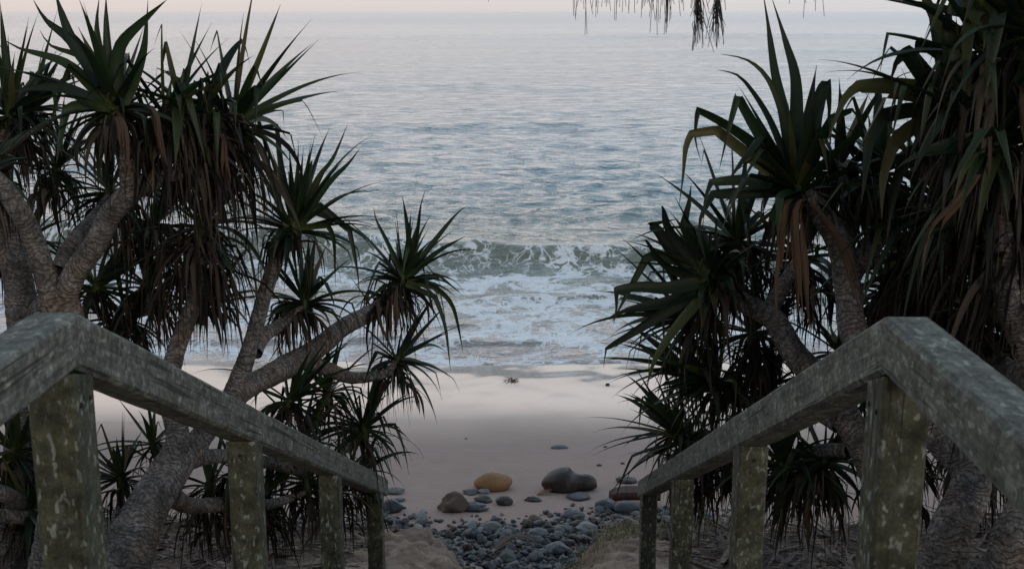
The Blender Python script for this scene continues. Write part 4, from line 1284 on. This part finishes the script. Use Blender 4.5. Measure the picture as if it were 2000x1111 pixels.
put_stone('rock', 760, 1000, 46, .6, M_ST_BLUE, 'bulky blue-grey stone right behind the lowest handrail post', 24, 'stone', .16)
put_stone('rock', 1088, 1085, 46, .6, M_ST_PALE, 'round pale grey stone near the bottom of the pebble gully', 25, 'stone', .16)
put_stone('rock', 960, 1040, 44, .5, M_ST_GREY, 'rough greenish grey stone in the middle of the pebble patch', 26, 'stone', .2, .4)
put_stone('rock', 1050, 1052, 44, .45, M_ST_GREY, 'broad greenish grey stone right of centre in the pebble patch', 27, 'stone', .2, .3)

# pebbles: individuals, copies of a few shapes
protos = []
kinds = [(M_ST_BLUE, 'smooth blue-grey pebble', 'blue-grey pebbles'),
         (M_ST_GREY, 'dull greenish grey pebble', 'greenish grey pebbles'),
         (M_ST_PALE, 'pale grey pebble', 'pale grey pebbles'),
         (M_ST_BROWN, 'reddish brown pebble', 'brown pebbles'),
         (M_ST_DARK, 'nearly black pebble', 'black pebbles')]
for ki, (m_, lb, gp) in enumerate(kinds):
    row = []
    for k in range(5):
        row.append(stone_mesh('pebble', 40 + ki * 7 + k, 1.0, .55 + .08 * k, .38 + .07 * k, m_, 3, .30, (.35, .9, .6, 1.0, .8)[k]))
    protos.append(row)
rng = random.Random(11)
placed = []
def field_prob(x, y):
    """the pebble patch: dense near the bank, breaking up toward the beach"""
    top = 9.25 + .30 * fbm(x * 1.1, .5, 33) + .16 * max(0, x)
    if y > top + .35: return 0
    return 1.0 if y < top - .05 else .45 * (1 - (y - top) / .4)
def yedge_of(x):
    return 7.02 + 1.25 * float(sstep(np.array((abs(x + 0.08) - 0.1) / 0.72)))
count = 0
tries = 0
sizes = [(.085, 14), (.062, 48), (.048, 96), (.036, 130)]
for size, cnt in sizes:
    c = 0; tries = 0
    while c < cnt and tries < 9000:
        tries += 1
        x = rng.uniform(-1.45, 1.35) if size > .045 else rng.uniform(-1.1, 1.1)
        y = rng.uniform(7.4, 9.8)
        if y < yedge_of(x) + .30: continue
        if rng.random() > field_prob(x, y): continue
        r = size * rng.uniform(.8, 1.2)
        if any((x - a) ** 2 + (y - b) ** 2 < (0.62 * (r + q)) ** 2 for a, b, q in placed): continue
        placed.append((x, y, r))
        k = rng.choices(range(5), (50, 24, 9, 4, 13))[0]
        me = rng.choice(protos[k])
        o = bpy.data.objects.new('pebble', me)
        o.scale = (r, r, r)
        lift = rng.choice([.15, .3, .5]) if field_prob(x, y) >= 1 else .05
        o.location = (x, y, terrain_z(x, y) + r * lift + .01)
        o.rotation_euler = (rng.gauss(0, .3), rng.gauss(0, .3), rng.uniform(0, 6.28))
        COL.objects.link(o)
        sz = {.085: 'largest', .062: 'large', .048: 'medium', .036: 'small'}[size]
        zone = ('by the left sand bank' if x < -.45 else 'by the grassy right bank' if x > .35 else 'in mid gully') if y < 8.55 else \
               ('near the brown rock' if x < -.2 else 'under the driftwood slab' if x > .55 else 'below the long dark boulder')
        edge = ', upper rim of the patch' if y > 9.1 else ''
        tag(o, '%s %s %s%s' % (sz, kinds[k][1], zone, edge), 'pebble', kinds[k][2])
        c += 1
# the finest stones between them
bm = bmesh.new()
bmesh.ops.create_icosphere(bm, subdivisions=1, radius=1)
tv = [v.co.copy() for v in bm.verts]
tf = [[v.index for v in f.verts] for f in bm.faces]
bm.free()
n = 0
gv, gf = [], []
while n < 4600:
    x = rng.uniform(-1.9, 1.9); y = rng.uniform(7.2, 9.7)
    if y < yedge_of(x) + .16 or rng.random() > field_prob(x, y) ** 1.5: continue
    r = rng.uniform(.009, .031)
    mt = Matrix.Translation((x, y, terrain_z(x, y) + r * .2)) @ Euler((rng.gauss(0, .4), rng.gauss(0, .4), rng.uniform(0, 6.28))).to_matrix().to_4x4() @ Matrix.Diagonal((r * rng.uniform(1, 1.6), r, r * rng.uniform(.5, .8), 1))
    k0 = len(gv)
    gv += [tuple(mt @ (c * rng.uniform(.82, 1.12))) for c in tv]
    gf += [[k0 + a for a in f] for f in tf]
    n += 1
me = bpy.data.meshes.new('gravel'); me.from_pydata(gv, [], gf)
me.polygons.foreach_set('use_smooth', [True] * len(me.polygons))
def mat_gravel():
    s = Nodes('fine_gravel')
    g = s.n('NewGeometry').outputs['Random Per Island']
    col = s.ramp(g, [(0, (0.02, 0.024, 0.028)), (.4, (.05, .057, .062)), (.75, (.10, .107, .11)), (.92, (.22, .22, .21)), (1, (.15, .09, .06))])
    return s.done(col, .7, s.bump(s.noise(s.objc(), 90, 3).outputs[0], .4, .004), .35)
me.materials.append(mat_gravel())
o = bpy.data.objects.new('gravel', me); COL.objects.link(o)
tag(o, 'small grey gravel filling the gaps between the pebbles', 'gravel', kind='stuff')

# ------------------------------------------------------------------ small things on the sand
def curl_strip(name, pts, W, mat, label, cat, thick=.004):
    """a fallen leaf or bark strip lying on the ground; pts = ground pixels"""
    pp = []
    for (px, py, lift) in pts:
        g = ground_at(px, py); pp.append((Vector((g.x, g.y, terrain_z(g.x, g.y) + lift)), W))
    res = catmull(pp, .02)
    vs, fs = [], []
    n = len(res)
    for i, (p, _) in enumerate(res):
        t = (res[min(i + 1, n - 1)][0] - res[max(i - 1, 0)][0]).normalized()
        sd = t.cross(Vector((0, 0, 1))).normalized()
        q = i / (n - 1)
        w_ = W * (.25 + .75 * math.sin(math.pi * min(1, .12 + q * .86))) / 2
        for sx_, dz in ((-1, .35), (0, 0), (1, .35)):
            vs.append(tuple(p + sd * w_ * sx_ + Vector((0, 0, dz * w_ + thick))))
        for sx_, dz in ((1, .35), (0, 0), (-1, .35)):
            vs.append(tuple(p + sd * w_ * sx_ + Vector((0, 0, dz * w_))))
    for i in range(n - 1):
        for k in range(6):
            fs.append((i * 6 + k, i * 6 + (k + 1) % 6, i * 6 + 6 + (k + 1) % 6, i * 6 + 6 + k))
    fs.append(tuple(range(6))); fs.append(tuple((n - 1) * 6 + k for k in range(6)))
    o = obj(name, vs, fs, mat, None, True)
    return tag(o, label, cat)
curl_strip('fallen_leaf', [(968, 1086, .06), (1000, 1070, .09), (1030, 1072, .09), (1050, 1080, .06)], .05, M_ST_BROWN, 'curled brown dead leaf lying on the pebbles', 'leaf')
curl_strip('fallen_leaf', [(962, 1088, .04), (985, 1078, .06), (1003, 1069, .08)], .03, M_DRYGRASS, 'narrow pale straw-coloured leaf beside the curled brown leaf on the pebbles', 'leaf')
curl_strip('fallen_leaf', [(1050, 968, .0), (1068, 965, .02), (1080, 961, .03)], .05, M_WEED, 'short brown leaf scrap at the base of the long dark boulder', 'leaf')
curl_strip('driftwood', [(1192, 984, .02), (1215, 983, .03), (1250, 983, .03), (1290, 984, .03)], .16, M_BARKSLAB, 'dark reddish driftwood slab behind the large oval stone by the handrail end', 'driftwood', .07)
sg = ground_at(1000, 744)
sw = Leaves()
rw = random.Random(4)
for k in range(34):
    a = rw.uniform(0, 6.28)
    d = Vector((math.cos(a), math.sin(a), rw.uniform(.1, .9)))
    sw.strap(Vector((sg.x + rw.gauss(0, .035), sg.y + rw.gauss(0, .03), terrain_z(sg.x, sg.y) + .005)), d, Vector((-d.y, d.x, .2)), rw.uniform(.04, .13), .016, rw.uniform(1, 4), seg=6, rng=rw)
tag(sw.build('seaweed', M_WEED, None), 'small brown clump of seaweed on the wet sand near the waterline', 'seaweed')
put_stone('rock', 1092, 876, 34, .16, M_ST_GREY, 'thin flat grey stone alone on the smooth sand above the dark boulder', 61, 'stone', .2, .5, depth=.7)
for i, (px, py, wv, lb) in enumerate(((1170, 910, 10, 'small dark stone alone on the sand right of the boulders, lower one'), (1216, 906, 9, 'tiny dark stone on the sand close under the drooping leaf tips'),
                                      (1182, 874, 7, 'tiny dark stone on the sand, highest of the three scattered there'), (1187, 752, 9, 'tiny dark stone on the wet sand near the leaning pandanus'), (910, 857, 5, 'speck of dark stone on the sand below the wet strip'),
                                      (788, 889, 6, 'tiny dark stone near the hanging leaf tips by the handrail end'))):
    put_stone('pebble', px, py, wv, .5, M_ST_DARK, lb, 70 + i, 'pebble', .2, 0, sub=2)

# ------------------------------------------------------------------ leaf litter and grass on the banks
def scatter_blades(n, region, mat, name, label, cat, length, lying, width, seed):
    rng = random.Random(seed)
    q = Leaves()
    c = 0
    while c < n:
        x = rng.uniform(region[0], region[1]); y = rng.uniform(region[2], region[3])
        if not region[4](x, y, rng): continue
        z = terrain_z(x, y)
        L = rng.uniform(*length)
        a = rng.uniform(0, 6.28)
        if lying:
            d = Vector((math.cos(a), math.sin(a) * .9, rng.uniform(-.3, .1)))
            q.strap(Vector((x, y, z + rng.uniform(.01, .05))), d, Vector((-d.y, d.x, rng.uniform(-.5, .5))), L, width * rng.uniform(.4, 1.3), .0, seg=6, vee=.2, twist=rng.gauss(0, .6), rng=rng)
        else:
            d = Vector((math.cos(a) * .5, math.sin(a) * .5, 1))
            q.strap(Vector((x, y, z - .01)), d, Vector((-math.sin(a), math.cos(a), 0)), L, width * rng.uniform(.6, 1.3), rng.uniform(.5, 2.4), seg=6, vee=.1, twist=rng.gauss(0, .4), rng=rng)
        c += 1
    o = q.build(name, mat, None)
    return tag(o, label, cat, kind='stuff')

side_l = lambda x, y, r: x < -.95 and y < yedge_of(x) + .25 and (x < -1.5 or r.random() < (abs(x) - .8) / .9)
side_r = lambda x, y, r: x > .95 and y < yedge_of(x) + .15
scatter_blades(1500, (-4.5, -.9, 4.6, 8.6, side_l), M_LITTER, 'leaf_litter', 'brown dead leaves strewn on the sand under the forked tree', 'leaf litter', (.18, .55), True, .040, 3)
scatter_blades(1300, (-4.5, -.9, 4.6, 8.6, side_l), M_LITTER2, 'twig_litter', 'blackened twigs and leaf scraps strewn under the forked tree', 'twig litter', (.10, .5), True, .014, 4)
scatter_blades(2200, (.9, 4.5, 4.2, 8.6, side_r), M_LITTER, 'leaf_litter', 'brown dead leaves strewn on the ground under the leaning tree', 'leaf litter', (.18, .55), True, .040, 5)
scatter_blades(1800, (.9, 4.5, 4.2, 8.6, side_r), M_LITTER2, 'twig_litter', 'blackened twigs strewn on the ground under the leaning tree', 'twig litter', (.10, .5), True, .014, 6)
def grass_r(x, y, r):
    ye = yedge_of(x)
    e = math.exp(-((y - ye + .12) / .35) ** 2)
    return x > .12 and y < ye + .18 and r.random() < e * (.15 + .85 * min(1, max(0, (x - .1) / .55))) * (0.3 + .9 * max(0, fbm(x * 2.5, y * 2.5, 8) + .35))
scatter_blades(1000, (.1, 1.9, 6.2, 8.6, grass_r), M_GRASS, 'grass', 'short green dune grass on the sand bank behind the handrail end', 'grass', (.05, .17), False, .0045, 7)
scatter_blades(420, (.05, 1.6, 6.6, 8.5, grass_r), M_DRYGRASS, 'dry_grass', 'dry straw-coloured grass stalks along the rim of the sand bank', 'grass', (.08, .22), False, .004, 8)
